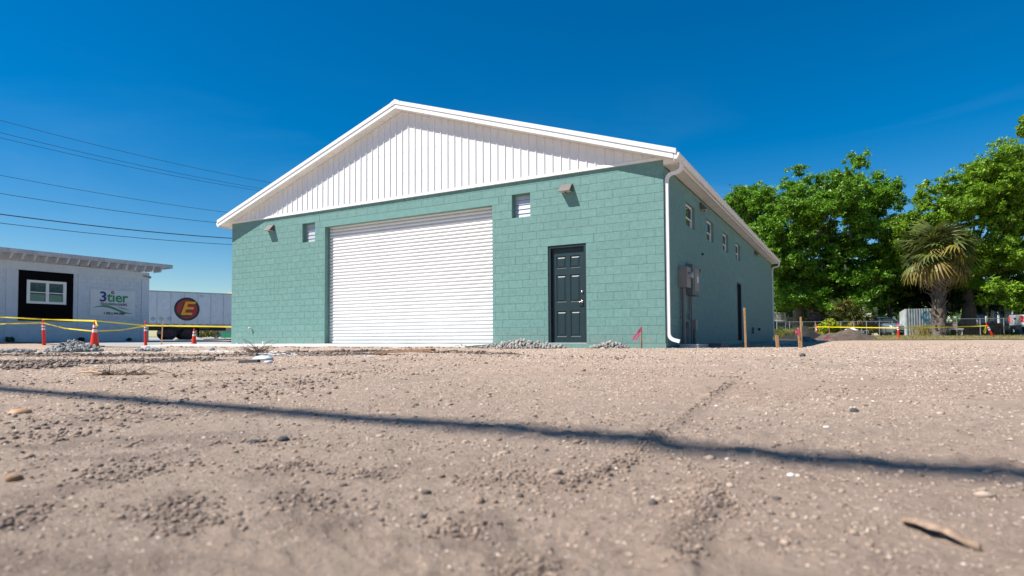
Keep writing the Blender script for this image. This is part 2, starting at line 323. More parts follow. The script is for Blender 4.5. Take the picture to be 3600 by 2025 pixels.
# ---------------------------------------------------------------- ground
def vnoise(x, y, s, seed):
    x = x/s; y = y/s; xi = np.floor(x).astype(np.int64); yi = np.floor(y).astype(np.int64); fx = x-xi; fy = y-yi
    fx = fx*fx*(3-2*fx); fy = fy*fy*(3-2*fy)
    def h(a, b):
        n = (a*374761393+b*668265263+seed*982451653) & 0x7fffffff; n = ((n ^ (n >> 13))*1274126177) & 0x7fffffff
        return ((n ^ (n >> 16)) & 0xffff)/65535.0
    return (h(xi, yi)*(1-fx)+h(xi+1, yi)*fx)*(1-fy)+(h(xi, yi+1)*(1-fx)+h(xi+1, yi+1)*fx)*fy-.5
def sstep(a, b, x):
    t = np.clip((x-a)/(b-a), 0, 1); return t*t*(3-2*t)
def pl_dist(x, y, pts):
    """distance to polyline and side sign"""
    best = np.full(x.shape, 1e9); sg = np.zeros(x.shape)
    for (ax, ay), (bx, by) in zip(pts[:-1], pts[1:]):
        dx, dy = bx-ax, by-ay; l2 = dx*dx+dy*dy
        t = np.clip(((x-ax)*dx+(y-ay)*dy)/l2, 0, 1); px = x-(ax+t*dx); py = y-(ay+t*dy); d = np.hypot(px, py)
        k = d < best; best = np.where(k, d, best); sg = np.where(k, (dx*(y-ay)-dy*(x-ax))/math.sqrt(l2), sg)
    return best, sg
def G(lst, z=-.12):   # full-resolution photo pixels -> ground points
    return [tuple(gnd(u/1.3975, v/1.3975, z)[:2]) for u, v in lst]
RIDGE1 = G([(2580, 1345), (2540, 1370), (2420, 1450), (2300, 1550), (2200, 1620), (2080, 1680), (1960, 1702)])
RIDGE2 = G([(2500, 1700), (2480, 1760), (2400, 1880), (2370, 2010)])
RIDGE3 = G([(2760, 1400), (2650, 1500), (2560, 1650), (2500, 1700)])
TRACKS = [G([(1500, 1262), (1290, 1275), (1000, 1300), (700, 1325), (400, 1340), (0, 1350)]), G([(1350, 1290), (1150, 1330), (1040, 1350), (950, 1400)]),
          G([(900, 1330), (600, 1400), (300, 1480), (0, 1560)])]
SOIL_SHADE = [(G([(0, 1250), (500, 1251), (1020, 1248), (1250, 1249)]), .75), (G([(0, 1280), (300, 1276), (700, 1268)]), .60), (G([(1010, 1240), (1400, 1236), (1800, 1246)]), .28), (G([(0, 1296), (130, 1292)]), .4)]  # dark soil strips, with cast shadows on the left ground painted in
SCUFF = [(G([(600, 1760), (660, 1850), (560, 1920)]), .05), (G([(1000, 1640), (1080, 1780), (1120, 1860)]), .05), (G([(2500, 1740), (2450, 1800)]), .035), (G([(0, 1850), (120, 1750), (300, 1700)]), .06), (G([(350, 1620), (600, 1600)]), .09), (G([(1280, 1690), (1420, 1640)]), .05), (G([(1600, 1880), (1700, 1800), (1850, 1990)]), .03), (G([(2480, 1760), (2390, 1900)]), .03), (G([(0, 1960), (300, 1990), (600, 1990)]), .05), (G([(400, 1470), (900, 1440)]), .16), (G([(200, 1560), (700, 1540)]), .12)]
CHALKS = [(G([(0, 1238), (300, 1237), (700, 1233), (1020, 1238)]), .8), (G([(900, 1246), (1060, 1250)]), .35), (G([(1290, 1252), (1420, 1250)]), .2), (G([(2660, 1206), (2850, 1210)]), .8)]
def Hg(x, y, fine=True):
    x = np.asarray(x, float); y = np.asarray(y, float)
    dist = np.hypot(x-CAM.x, y-CAM.y)
    h = np.full(x.shape, -.12)
    h = h + vnoise(x, y, 2.6, 1)*.014*sstep(1.5, 5, dist) + vnoise(x, y, .9, 2)*.0035 + vnoise(x, y, .31, 3)*.004
    if fine:
        lm = sstep(.02, .22, vnoise(x, y, .55, 41)+.5*vnoise(x, y, .21, 42))*sstep(9, 5, dist)
        h = h + lm*(np.maximum(0, vnoise(x, y, .05, 43)+.05)*.014+np.maximum(0, vnoise(x, y, .024, 44))*.012+np.maximum(0, vnoise(x, y, .012, 45))*.006*sstep(3.5, 1.5, dist))
        h = h + vnoise(x, y, .11, 4)*.006 + vnoise(x, y, .04, 5)*.004*sstep(9, 4, dist) + vnoise(x, y, .018, 8)*.0022*sstep(5, 2, dist)
    d, s = pl_dist(x, y, RIDGE1); w = .5*(vnoise(x, y, .13, 6)+.5)+.5*(vnoise(x+3.3, y+1.7, .037, 61)+.5)
    sd = np.tanh(s/.045); h = h + np.exp(-(d/.022)**2)*.009*(.35+w) - .005*sd*sstep(1.2, .1, d)
    d, s = pl_dist(x, y, RIDGE2); h = h + np.exp(-(d/.03)**2)*.018*w
    d, s = pl_dist(x, y, RIDGE3); h = h + np.exp(-(d/.04)**2)*.008*w
    for ti, t in enumerate(TRACKS):
        kk = (1, .6, .25, .12)[ti]; d, s = pl_dist(x, y, t); h = h + (np.exp(-((d-.12)/.05)**2)*.022*w - np.exp(-(d/.09)**2)*.012)*kk
    for t, ww in SOIL_SHADE:
        d, s = pl_dist(x, y, t); h = h + np.exp(-(d/(ww*.6))**2)*.045*(.5+vnoise(x, y, .35, 9))
    near_b = np.exp(-((y+1.9)/.5)**2)*(x < -4)*(x > -16); h = h + near_b*.045*(.6+vnoise(x, y, .5, 11))
    # land rises gently to the left lot and behind the gravel on the right
    t = -x
    lot = np.interp(t, [0, 21, 30, 46, 70, 120], [0, 0, .22, .275, .62, 1.0])
    h = h + lot
    ver = np.interp(y, [0, 26, 27.5, 33, 45, 80], [0, 0, .06, .20, .27, .35])*sstep(-17, -14, x)
    return h + ver
NA, NR = 620, 540
aF = math.atan2(FW.y, FW.x)
ang = np.concatenate([np.linspace(-.76, .76, NA), np.linspace(.76, 2*PI-.76, 110)[1:-1]])
rad = np.concatenate([[.02, .15, .3], np.geomspace(.4, 60, NR), np.geomspace(66, 1500, 24)])
AA, RR = np.meshgrid(ang+aF, rad); GX = CAM.x+RR*np.cos(AA); GY = CAM.y+RR*np.sin(AA)
GZ = Hg(GX, GY); 
in_lot = sstep(-16.6, -17.2, GX)*sstep(0, .3, GY-( -1.0))
GZ = GZ-.05*in_lot*(RR < 900)
nA, nR = AA.shape[1], AA.shape[0]
idx = np.arange(nA*nR).reshape(nR, nA); nxt = np.roll(idx, -1, axis=1)
F = np.stack([idx[:-1], nxt[:-1], nxt[1:], idx[1:]], -1).reshape(-1, 4)
V = np.stack([GX, GY, GZ], -1).reshape(-1, 3)
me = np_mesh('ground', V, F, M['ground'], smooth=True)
dk = np.zeros(GX.shape); ck = np.zeros(GX.shape)
for t, w in SOIL_SHADE: d, s = pl_dist(GX, GY, t); dk = np.maximum(dk, sstep(w*1.2, w*.6, d+vnoise(GX, GY, .5, 21)*w*.8))
for t, w in CHALKS: d, s = pl_dist(GX, GY, t); ck = np.maximum(ck, sstep(w*1.1, w*.4, d+vnoise(GX, GY, .6, 22)*w*.6))
for t, w in SCUFF: d, s = pl_dist(GX, GY, t); dk = np.maximum(dk, .32*sstep(w*1.4, w*.2, d+vnoise(GX, GY, .09, 23)*w*1.6))
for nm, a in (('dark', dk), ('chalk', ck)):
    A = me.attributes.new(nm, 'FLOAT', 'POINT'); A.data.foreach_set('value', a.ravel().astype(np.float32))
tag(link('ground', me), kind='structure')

def grid_sheet(name, mat, x0, x1, y0, y1, nx, ny, hf, kind='structure'):
    X, Y = np.meshgrid(np.linspace(x0, x1, nx), np.linspace(y0, y1, ny)); Z = hf(X, Y)
    i = np.arange(nx*ny).reshape(ny, nx); f = np.stack([i[:-1, :-1], i[:-1, 1:], i[1:, 1:], i[1:, :-1]], -1).reshape(-1, 4)
    return tag(link(name, np_mesh(name, np.stack([X, Y, Z], -1).reshape(-1, 3), f, mat, True)), kind=kind)
def lotz(x, y):
    return -.12+np.interp(-x, [0, 21, 30, 46, 70, 120], [0, 0, .22, .275, .62, 1.0])+.012
grid_sheet('paved_lot', M['asphalt'], -70, -17.0, -.8, 90, 80, 60, lotz)
M['grassground'] = pm('dry_grass_ground', (.22, .165, .075), .95, var=.25, vscale=1.5, bump=.03, bscale=25, col2=(.12, .13, .045))
grid_sheet('grass_verge', M['grassground'], -14, 60, 26.6, 110, 90, 60, lambda x, y: Hg(x, y, False)+.03)
grid_sheet('far_grass', M['grassground'], -120, -70.2, 0, 110, 20, 20, lambda x, y: lotz(x, y)+.02)

# ---- gravel and clods: joined stuff
ico = bmesh.new(); bmesh.ops.create_icosphere(ico, subdivisions=1, radius=1); ico.verts.ensure_lookup_table()
IV = np.array([v.co for v in ico.verts]); IF = np.array([[v.index for v in f.verts] for f in ico.faces]); ico.free()
ico = bmesh.new(); bmesh.ops.create_icosphere(ico, subdivisions=2, radius=1); ico.verts.ensure_lookup_table()
IV2 = np.array([v.co for v in ico.verts]); IF2 = np.array([[v.index for v in f.verts] for f in ico.faces]); ico.free()
def stones(P, R, flat=.6, jit=.28, sink=.3):
    n = len(P); v = np.repeat(IV[None], n, 0)*(1+rng.uniform(-jit, jit, (n, len(IV), 1)))
    v = v*np.stack([R*rng.uniform(.8, 1.35, n), R*rng.uniform(.7, 1.1, n), R*flat*rng.uniform(.6, 1.2, n)], -1)[:, None, :]
    a = rng.uniform(0, 2*PI, n); c, s = np.cos(a)[:, None], np.sin(a)[:, None]
    v = np.stack([v[..., 0]*c-v[..., 1]*s, v[..., 0]*s+v[..., 1]*c, v[..., 2]], -1)
    v = v+P[:, None, :]; v[..., 2] += (R*flat*(1-sink*2))[:, None]*.5
    f = (IF[None]+(np.arange(n)*len(IV))[:, None, None]).reshape(-1, 3)
    return v.reshape(-1, 3), f
def scatter(n, r0, r1, rpow=1.0, half=.78):
    r = r0*(r1/r0)**(rng.random(n)**rpow); a = aF+rng.uniform(-half, half, n)
    return CAM.x+r*np.cos(a), CAM.y+r*np.sin(a), r
x, y, r = scatter(25000, .45, 24, .8)
cl = vnoise(x, y, .7, 31)+vnoise(x, y, .2, 32)
k = (cl > -.35) & ((r > 4) | (cl+rng.random(len(r))*.5 > .25-.0*r)) & ~((x < .1) & (y > -.05) & (x > -15.3)) & ~((y > -1.55) & (y < .1) & (x < -4) & (x > -18)) & (y < 26); x, y, r = x[k], y[k], r[k]
R = np.clip(rng.lognormal(0, .5, len(x))*(.0016+.0008*r**.9), .0012, .024)
P = np.stack([x, y, Hg(x, y)], -1); v, f = stones(P, R)
tag(link('gravel', np_mesh('gravel', v, f, M['gravel'])), 'loose grit and small pebbles strewn over the bare dirt', kind='stuff')
OV8 = np.array([(1, 0, 0), (0, 1, 0), (-1, 0, 0), (0, -1, 0), (0, 0, 1), (0, 0, -1.)]); OF8 = np.array([(0, 1, 4), (1, 2, 4), (2, 3, 4), (3, 0, 4)])
x, y, r = scatter(170000, .5, 26, .8)
k = ~((x < .1) & (y > -.05) & (x > -15.3)) & ~((y > -1.55) & (y < .1) & (x < -4) & (x > -18)) & (y < 26) & (vnoise(x, y, .35, 51)+.6*vnoise(x, y, 1.7, 52) > -.28) & (rng.random(len(x)) < .35+.65*sstep(1.6, 3.5, r)); x, y, r = x[k], y[k], r[k]; n = len(x)
R = (.0006+.00062*r)*rng.lognormal(0, .42, n); R = np.minimum(R, .014)
v = np.repeat(OV8[None], n, 0)*rng.uniform(.55, 1.35, (n, 6, 1))*R[:, None, None]*np.array([1.25, 1, .75]); a = rng.uniform(0, 2*PI, n); c, s_ = np.cos(a)[:, None], np.sin(a)[:, None]
v = np.stack([v[..., 0]*c-v[..., 1]*s_, v[..., 0]*s_+v[..., 1]*c, v[..., 2]], -1)+np.stack([x, y, Hg(x, y)+R*.15], -1)[:, None, :]
tag(link('grit', np_mesh('grit', v.reshape(-1, 3), (OF8[None]+(np.arange(n)*6)[:, None, None]).reshape(-1, 3), M['grit'])), 'fine sharp grit and shell flecks pressed into the dirt', kind='stuff')
# clods follow ridges and clusters
cx, cy_, cr = [], [], []
def along(pts, n, sp, r0, r1):
    for _ in range(n):
        i = random.randrange(len(pts)-1); t = random.random(); a, b = pts[i], pts[i+1]
        cx.append(a[0]+(b[0]-a[0])*t+random.gauss(0, sp)); cy_.append(a[1]+(b[1]-a[1])*t+random.gauss(0, sp)); cr.append(random.uniform(r0, r1)*random.uniform(.5, 1))
along(RIDGE1, 520, .012, .0025, .008); along(RIDGE2, 260, .014, .003, .009); along(RIDGE3, 90, .03, .002, .006)
for t in TRACKS: along(t, 230, .12, .006, .022)
for t, w in SOIL_SHADE: along(t, 420, w*.4, .01, .05)
along(G([(1700, 1248), (2000, 1262), (2300, 1256)]), 120, .5, .01, .03)
along([(-4.3, -1.9), (-9, -1.8), (-15.5, -1.8)], 420, .16, .012, .045)
for (u, v_, n, sp) in [(640, 1790, 70, .035), (690, 1850, 50, .03), (1010, 1650, 50, .03), (1080, 1770, 45, .03), (1300, 1680, 40, .03), (1620, 1850, 60, .02), (1850, 2000, 80, .018), (2480, 1760, 80, .022), (1730, 1700, 40, .03),
                       (60, 1830, 60, .035), (400, 1680, 50, .05), (560, 1640, 40, .05), (1900, 1690, 40, .03), (2560, 1330, 30, .06), (200, 1540, 30, .05), (900, 1560, 30, .05)]:
    g = G([(u, v_)])[0]
    for _ in range(n*2): cx.append(g[0]+random.gauss(0, sp*1.2)); cy_.append(g[1]+random.gauss(0, sp)); cr.append(random.uniform(.0025, .011)*random.uniform(.5, 1))
cx, cy_, cr = map(np.array, (cx, cy_, cr)); dd_ = np.hypot(cx-CAM.x, cy_-CAM.y); cr = np.minimum(cr, (.0016+.0042*dd_**.95)*rng.uniform(.35, 1, len(cr))); P = np.stack([cx, cy_, Hg(cx, cy_)], -1); v, f = stones(P, cr, .75, .3, .2)
tag(link('soil_clods', np_mesh('soil_clods', v, f, M['clod'])), 'crumbled dark clods of soil along the ruts and scrapes', kind='stuff')

def rock_mesh(name, mat, seed, jit=.22, sub=False, flat=.7):
    r = np.random.default_rng(seed); b = IV2 if sub else IV; ff = IF2 if sub else IF
    v = b*(1+r.uniform(-jit, jit, (len(b), 1)))*np.array([1.2, .9, flat])
    return np_mesh(name, v, ff, mat)
def lone_stone(u, v_, size, mat, label, name='stone', flat=.6, seed=1):
    g = gnd(u/1.3975, v_/1.3975); z = float(Hg(np.array([g.x]), np.array([g.y]))[0])
    me = rock_mesh(name, mat, seed, .12, True, flat); o = link(name, me, None, (g.x, g.y, z+size*flat*.3), (random.uniform(-.2, .2), 0, random.uniform(0, 3)), (size,)*3)
    return tag(o, label, 'stone')
lone_stone(72, 1452, .030, M['tanstone'], 'smooth tan oval pebble lying alone at the left edge of the dirt', 'pebble', .45, 3)
lone_stone(892, 1562, .014, M['clod1'], 'dark flat stone just left of a rounder dark stone in the near dirt', flat=.35, seed=4)
lone_stone(994, 1556, .013, M['clod1'], 'rounded dark stone just right of a flat dark stone in the near dirt', flat=.7, seed=5)
lone_stone(2822, 1254, .036, M['clod1'], 'dark rounded stone alone on the gravel below the three tall stakes', flat=.9, seed=6)
lone_stone(745, 1232, .085, M['crush'], 'pale angular rock against the edge of the concrete apron', flat=.8, seed=7)
lone_stone(2905, 1497, .010, M['reflect'], 'whitish flat stone on the dirt at the right, above the wire shadow', flat=.4, seed=8)
lone_stone(3003, 1444, .014, M['clod1'], 'small grey round stone on the right-hand dirt beyond the whitish one', flat=.8, seed=9)
lone_stone(48, 1690, .011, M['oldwood'], 'brown stone half buried at the far left of the foreground', flat=.8, seed=10)
lone_stone(2780, 1668, .006, M['reflect'], 'tiny white stone in front of the wire shadow, centre right', flat=.7, seed=12)

# bark strip, right foreground
b = MB(); ga = gnd(3180/1.3975, 1830/1.3975); gb = gnd(3440/1.3975, 1925/1.3975)
n = 9; ring = []
for i in range(n):
    t = i/(n-1); p = ga.lerp(gb, t); z = float(Hg(np.array([p.x]), np.array([p.y]))[0]); w = .012*math.sin(PI*min(1, t*1.1+.05))**.5+.002
    side = (gb-ga).cross(Vector((0,0,1))).normalized(); wob = .003*math.sin(i*2.1)
    ring.append([(p+side*(w*a+wob)+Vector((0,0,0))).to_tuple()[:2]+(z+.004+h+.006*math.sin(PI*t),) for a, h in ((-1, 0), (-.3, .005), (.5, .006), (1, .001), (.2, -.003))])
vs = [q for r_ in ring for q in r_]; fs = [(i*5+k, i*5+(k+1) % 5, (i+1)*5+(k+1) % 5, (i+1)*5+k) for i in range(n-1) for k in range(5)]+[(0,1,2,3,4)[::-1], tuple((n-1)*5+k for k in range(5))]
b.add(vs, fs); M['barkstrip'] = pm('bark_strip', (.30, .205, .14), .8, var=.25, vscale=60)
tag(b.build('bark_strip', M['barkstrip']), 'curled strip of brown bark on the dirt at lower right', 'bark')

# brush clumps, plank, plastic scrap
def brush(u, v_, n, L, H, label, spread=1., mat='root'):
    g = gnd(u/1.3975, v_/1.3975); m = MB()
    for i in range(n):
        a = random.uniform(0, 2*PI); l = L*random.uniform(.4, 1); p = Vector((random.gauss(0, L*.18*spread), random.gauss(0, L*.1), 0))
        pts = [p]; dr = Vector((math.cos(a), math.sin(a)*.6, random.uniform(.05, 1)*H/L))
        for k in range(4): p = p+dr*(l/4)+Vector((random.gauss(0, .02), random.gauss(0, .02), random.gauss(0, .02)-.012*k)); p.z = max(p.z, .004); pts.append(p.copy())
        m.tube(pts, [.006*L/.4, .005*L/.4, .004*L/.4, .003*L/.4, .0015], 4)
    return tag(m.build('brush_clump', M[mat], None, (g.x, g.y, float(Hg(np.array([g.x]), np.array([g.y]))[0]))), label, 'brush')
brush(905, 1246, 110, .42, .34, 'dark tangle of roots heaped on the white chalky patch before the green wall')
brush(385, 1318, 45, .17, .13, 'small dried root tuft lying on the dirt at left', mat='root')
brush(470, 1316, 30, .22, .05, 'flat wisp of dry twigs right of the root tuft', 1.5)
m = MB(); m.bar((-.5, 0, .03), (.5, .05, .05), .14, .035); g = gnd(1418/1.3975, 1249/1.3975)
tag(m.build('plank', M['oldwood'], None, (g.x, g.y, -.1), (0, -.03, .1)), 'orange-brown plank lying half buried in front of the roller door', 'plank')
m = MB()
for k in range(7): m.box(-.2+k*.06, -.13+k*.06, -.06+.02*(k % 2), .05, .0, .05+.03*math.sin(k*1.7), 0)
g = gnd(924/1.3975, 1271/1.3975)
def crumple(name, sx, sy, sz, mat, seed):
    r = np.random.default_rng(seed); v = IV2*(1+r.uniform(-.3, .3, (len(IV2), 1)))*np.array([sx, sy, sz]); v[:, 2] = np.maximum(v[:, 2], -sz*.3); return np_mesh(name, v, IF2, mat)
tag(link('plastic_scrap', crumple('plastic_scrap', .14, .08, .04, M['plastic'], 2), None, (g.x, g.y, -.09)), 'crumpled pale blue-white plastic scrap on the dirt below the root tangle', 'scrap')
g = gnd(945/1.3975, 1281/1.3975)
tag(link('plastic_scrap', crumple('plastic_scrap', .05, .04, .02, M['plastic'], 3), None, (g.x, g.y, -.1)), 'smaller folded plastic piece just in front of the crumpled scrap', 'scrap')
m = MB(); m.bar((-.13, 0, 0), (.13, .03, .01), .04, .03); g = gnd(872/1.3975, 1279/1.3975)
tag(m.build('wood_scrap', M['clod1'], None, (g.x, g.y, -.1)), 'short dark stick left of the plastic scrap', 'stick')
m = MB(); m.tube([(-.22, 0, 0), (-.05, .02, .012), (.14, -.01, .006)], [.005, .006, .003], 5); g = gnd(325/1.3975, 1323/1.3975)
tag(m.build('twig', M['wood'], None, (g.x, g.y, -.1)), 'pale yellow twig pointing at the small root tuft', 'twig')
m = MB(); m.tube([(-.12, 0, 0), (.06, .03, .02), (.12, .02, .01)], [.003, .004, .002], 5); g = gnd(672/1.3975, 1286/1.3975)
tag(m.build('twig', M['wood'], None, (g.x, g.y, -.1)), 'thin bent twig between the plastic scrap and the root tuft', 'twig')

# rubble piles
def rubble(label, cat, cx_, cy, rx, ry, hh, n, r0, r1, mats, ang=0, tail=None, name='rubble_pile'):
    t = thing(name, label, cat, (cx_, cy, 0)); meshes = [rock_mesh('stone', M[mats[0]], 40+k) for k in range(6)]
    pts = []
    ca, sa = math.cos(ang), math.sin(ang)
    for i in range(n):
        a = random.uniform(0, 2*PI); q = random.random()**.6; X = rx*q*math.cos(a); Y = ry*q*math.sin(a)
        Z = hh*max(0, 1-q**1.1)*(.85+.3*random.random()); pts.append((X*ca-Y*sa, X*sa+Y*ca, Z, random.uniform(r0, r1)*random.uniform(.5, 1.1)))
    core = MB(); cv = [(0, 0, hh*.85)]+[(rx*.9*q*math.cos(k*PI/8)*ca-ry*.9*q*math.sin(k*PI/8)*sa, rx*.9*q*math.cos(k*PI/8)*sa+ry*.9*q*math.sin(k*PI/8)*ca, hh*.9*(1-q)**1.0) for q in (.5, 1) for k in range(16)]
    core.add(cv, [(0, 1+k, 1+(k+1) % 16) for k in range(16)]+[(1+k, 17+k, 17+(k+1) % 16, 1+(k+1) % 16) for k in range(16)])
    core.build('pile_core', M[mats[0]], t, (0, 0, -.12))
    pts.sort(key=lambda p: -p[3])
    for X, Y, Z, R_ in pts[:260]:
        link('stone', random.choice(meshes), t, (X, Y, Z-.11+R_*.2), (random.uniform(0, 3), random.uniform(0, 3), random.uniform(0, 3)), (R_,)*3)
    rest = pts[260:]
    if rest:
        P_ = np.array([(p[0], p[1], p[2]-.11) for p in rest]); R_ = np.array([p[3] for p in rest]); v, f = stones(P_, R_, .8, .25, .3)
        tag(link('small_stones', np_mesh('small_stones', v, f, M[mats[1]]), t), kind='stuff')
    return t
rubble('heap of grey broken stones beside the tape posts at left', 'rubble', -12.0, -6.4, 1.05, .55, .20, 620, .022, .07, ('rubble', 'rubbles'), -.5)
rubble('scattered low spill of pale stones left of the heap', 'rubble', -12.5, -7.3, .9, .35, .05, 160, .02, .05, ('rubble', 'rubbles'), -.5, name='stone_spill')
rubble('thin trail of stones running right from the heap to the chalk', 'rubble', -10.7, -5.4, 1.0, .3, .05, 160, .02, .055, ('rubble', 'rubbles'), -.5, name='stone_spill')
rubble('long low heap of broken white concrete left of the dark door', 'rubble', -3.35, -.75, 1.15, .35, .17, 520, .02, .06, ('crush', 'crushs'), .15)
rubble('small heap of broken concrete between the door and the ribboned stake', 'rubble', -1.22, -.35, .45, .2, .13, 150, .02, .055, ('crush', 'crushs'), .1)
rubble('few broken concrete chunks on the left end of the doorside rubble', 'rubble', -4.7, -1.25, .5, .2, .07, 60, .015, .04, ('crush', 'crushs'), .1)

# ---------------------------------------------------------------- green building
WD, LEN = 15.2, 21.6
ZT, COURSE, BL = 4.19, .20333, .4064
building = thing('block_building', 'teal painted concrete block building with white gable, roller door and roof', 'building')
openF = [(-10.69, -4.565, 0, 3.66), (-2.94, -1.915, 0, 2.44), (-11.70, -11.14, 3.25, 3.86), (-3.965, -3.43, 3.25, 3.86)]
openS = [(2.14+k*2.6, 3.14+k*2.6, 2.98, 3.66) for k in range(4)]+[(10.06, 11.1, 0, 2.18)]
def core_boxes(m, s0, s1, z0, z1, ops, fn):
    ss = sorted({s0, s1, *[o[0] for o in ops], *[o[1] for o in ops]}); zz = sorted({z0, z1, *[max(z0, o[2]) for o in ops], *[o[3] for o in ops]})
    for a, b_ in zip(ss[:-1], ss[1:]):
        run = None
        for c, d in zip(zz[:-1], zz[1:]):
            mid = ((a+b_)/2, (c+d)/2); hole = any(o[0] < mid[0] < o[1] and o[2] < mid[1] < o[3] for o in ops)
            if hole:
                if run: fn(m, a, b_, run[0], run[1]); run = None
            else: run = (run[0], d) if run else (c, d)
        if run: fn(m, a, b_, run[0], run[1])
m = MB(); core_boxes(m, -WD, 0, 0, 4.28, openF, lambda m, a, b_, c, d: m.box(a, b_, .004, .195, c, d))
front = m.build('front_wall', M['teal_joint'], building)
m = MB(); core_boxes(m, .1955, LEN, 0, 4.05, openS, lambda m, a, b_, c, d: m.box(-.195, -.004, a, b_, c, d)); m.box(-.004, -.0041, .004, .1955, 0, 4.05)
m.box(-.194, -.004, .0045, .1955, 0, 4.05)
side = m.build('side_wall', M['teal_joint'], building)
m = MB(); m.box(-WD, -WD+.19, .196, LEN, 0, 4.25); m.box(-WD+.19, -.196, LEN-.19, LEN, 0, 4.25)
m.build('back_walls', M['teal_lintel'], building)
m = MB(); m.box(-4.4, .012, -.012, .3, -.32, -.002); m.box(-.3, .012, .3, LEN, -.32, -.002); m.box(-WD, -4.4, -.0, .3, -.32, -.06)
m.build('footing', M['teal_lintel'], building)
m = MB(); m.box(-WD+.2, -.2, .21, .23, 0, 4.2); m.box(-.23, -.21, .3, LEN-.2, 0, 4.0); m.build('inner_lining', M['dark'], building)
LINT = [(-10.89, -4.36, 3.66, 3.863), (-3.15, -1.71, 2.44, 2.643), (-11.9, -10.94, 3.863, 4.066), (-4.15, -3.23, 3.863, 4.066)]
LINS = [(o[0]-.2, o[1]+.2, 3.66, 3.863) for o in openS[:4]]+[(9.86, 11.3, 2.18, 2.383)]
def block_rects(s0, s1, ops, lint, ztop):
    out_ = []
    nrow = int(math.ceil(ztop/COURSE-1e-6)); holes = list(ops)+list(lint)
    for r in range(nrow):
        a, c = r*COURSE, min((r+1)*COURSE, ztop); off = 0 if r % 2 else BL/2
        k0 = int(math.floor((s0-s1)/BL))-1
        cuts = [s1-off-k*BL for k in range(0, -k0+1)]; cuts = [q for q in cuts if s0 < q < s1]+[s0, s1]; cuts = sorted(set(cuts))
        for p, q in zip(cuts[:-1], cuts[1:]):
            segs = [(p, q)]
            for h in holes:
                if h[2] < (a+c)/2 < h[3]:
                    ns = []
                    for u, v_ in segs:
                        if h[1] <= u or h[0] >= v_: ns.append((u, v_)); continue
                        if h[0] > u: ns.append((u, h[0]))
                        if h[1] < v_: ns.append((h[1], v_))
                    segs = ns
            for u, v_ in segs:
                if v_-u > .05: out_.append((u, v_, a, c))
    return out_
def block_geo(w, h, ch=.0035, p=.0004, depth=.0010):
    g = .0035; x0, x1, z0, z1 = -w/2+g, w/2-g, -h/2+g, h/2-g
    vs = [(x0, depth-p, z0), (x1, depth-p, z0), (x1, depth-p, z1), (x0, depth-p, z1), (x0+ch, -p, z0+ch), (x1-ch, -p, z0+ch), (x1-ch, -p, z1-ch), (x0+ch, -p, z1-ch)]
    return vs, [(4, 5, 6, 7), (0, 1, 5, 4), (1, 2, 6, 5), (2, 3, 7, 6), (3, 0, 4, 7)]
cache = {}
def block_mesh(w, h):
    k = (round(w, 3), round(h, 3))
    if k not in cache:
        m = MB(); m.add(*block_geo(w, h)); cache[k] = m.mesh('block', M['teal_block'])
    return cache[k]
rects = block_rects(-WD, 0, openF, LINT, 4.27)
near = sorted(rects, key=lambda r: (r[0]+r[1])/2, reverse=True)
for (a, b_, c, d) in near[:292]:
    link('block', block_mesh(b_-a, d-c), front, ((a+b_)/2, random.uniform(-.0005, .0004), (c+d)/2))
m = MB()
for (a, b_, c, d) in near[292:]:
    vs, fs = block_geo(b_-a, d-c); dy = random.uniform(-.0005, .0004); m.add([(x_+(a+b_)/2, y_+dy, z_+(c+d)/2) for x_, y_, z_ in vs], fs)
tag(m.build('block_courses', M['teal_blocks'], front, fix=False), kind='stuff')
m = MB()
for (a, b_, c, d) in block_rects(0, LEN, openS, LINS, 4.05):
    vs, fs = block_geo(b_-a, d-c, .006, .0022, .0036); dy = random.uniform(-.0015, .0010); m.add([(-y_+dy, x_+(a+b_)/2, z_+(c+d)/2) for x_, y_, z_ in vs], fs)
tag(m.build('block_courses', M['teal_blocks'], side, fix=False), kind='stuff')
for L_ in LINT:
    m = MB(); m.box(L_[0]+.004, L_[1]-.004, -.0035, .004, L_[2]+.001, L_[3]-.004); m.build('lintel', M['teal_lintel'], front)
for L_ in LINS:
    m = MB(); m.box(-.004, .0035, L_[0]+.004, L_[1]-.004, L_[2]+.001, L_[3]-.004); m.build('lintel', M['teal_lintel'], side)

# gable siding: one sheet per rib
SL = .334; XC = -7.6; ZPK = 6.746
gz = lambda x: ZPK-SL*abs(x-XC)
m = MB(); m.prism([(-WD, 4.281), (0, 4.281), (0, gz(0)+.05), (XC, ZPK+.05), (-WD, gz(-WD)+.05)], 'y', .02, .18)
gable = m.build('gable_wall', M['white_trim'], building)
pw = .2286; k0 = -int(7.6/pw)-1
Y0s = -.026
for k in range(k0, -k0):
    xa = XC+k*pw; xb = xa+pw
    prof = [(0, 0), (.012, -.022), (.032, -.022), (.044, 0), (.095, 0), (.100, -.003), (.112, -.003), (.117, 0), (.160, 0), (.165, -.003), (.177, -.003), (.182, 0), (pw, 0)]
    prof = [(xa+p, q) for p, q in prof if -WD+.02 <= xa+p <= -.02]
    if len(prof) < 2: continue
    m = MB(); zb = ZT+.055; n = len(prof); top = [max(zb+.002, gz(p)-.004) for p, q in prof]
    if max(top) < zb+.02: continue
    m.add([(p, Y0s+q, zb) for p, q in prof]+[(p, Y0s+q, top[i]) for i, (p, q) in enumerate(prof)], [(i, i+1, n+i+1, n+i) for i in range(n-1)])
    m.build('siding_panel', M['white_metal'], gable, fix=False)
m = MB(); 
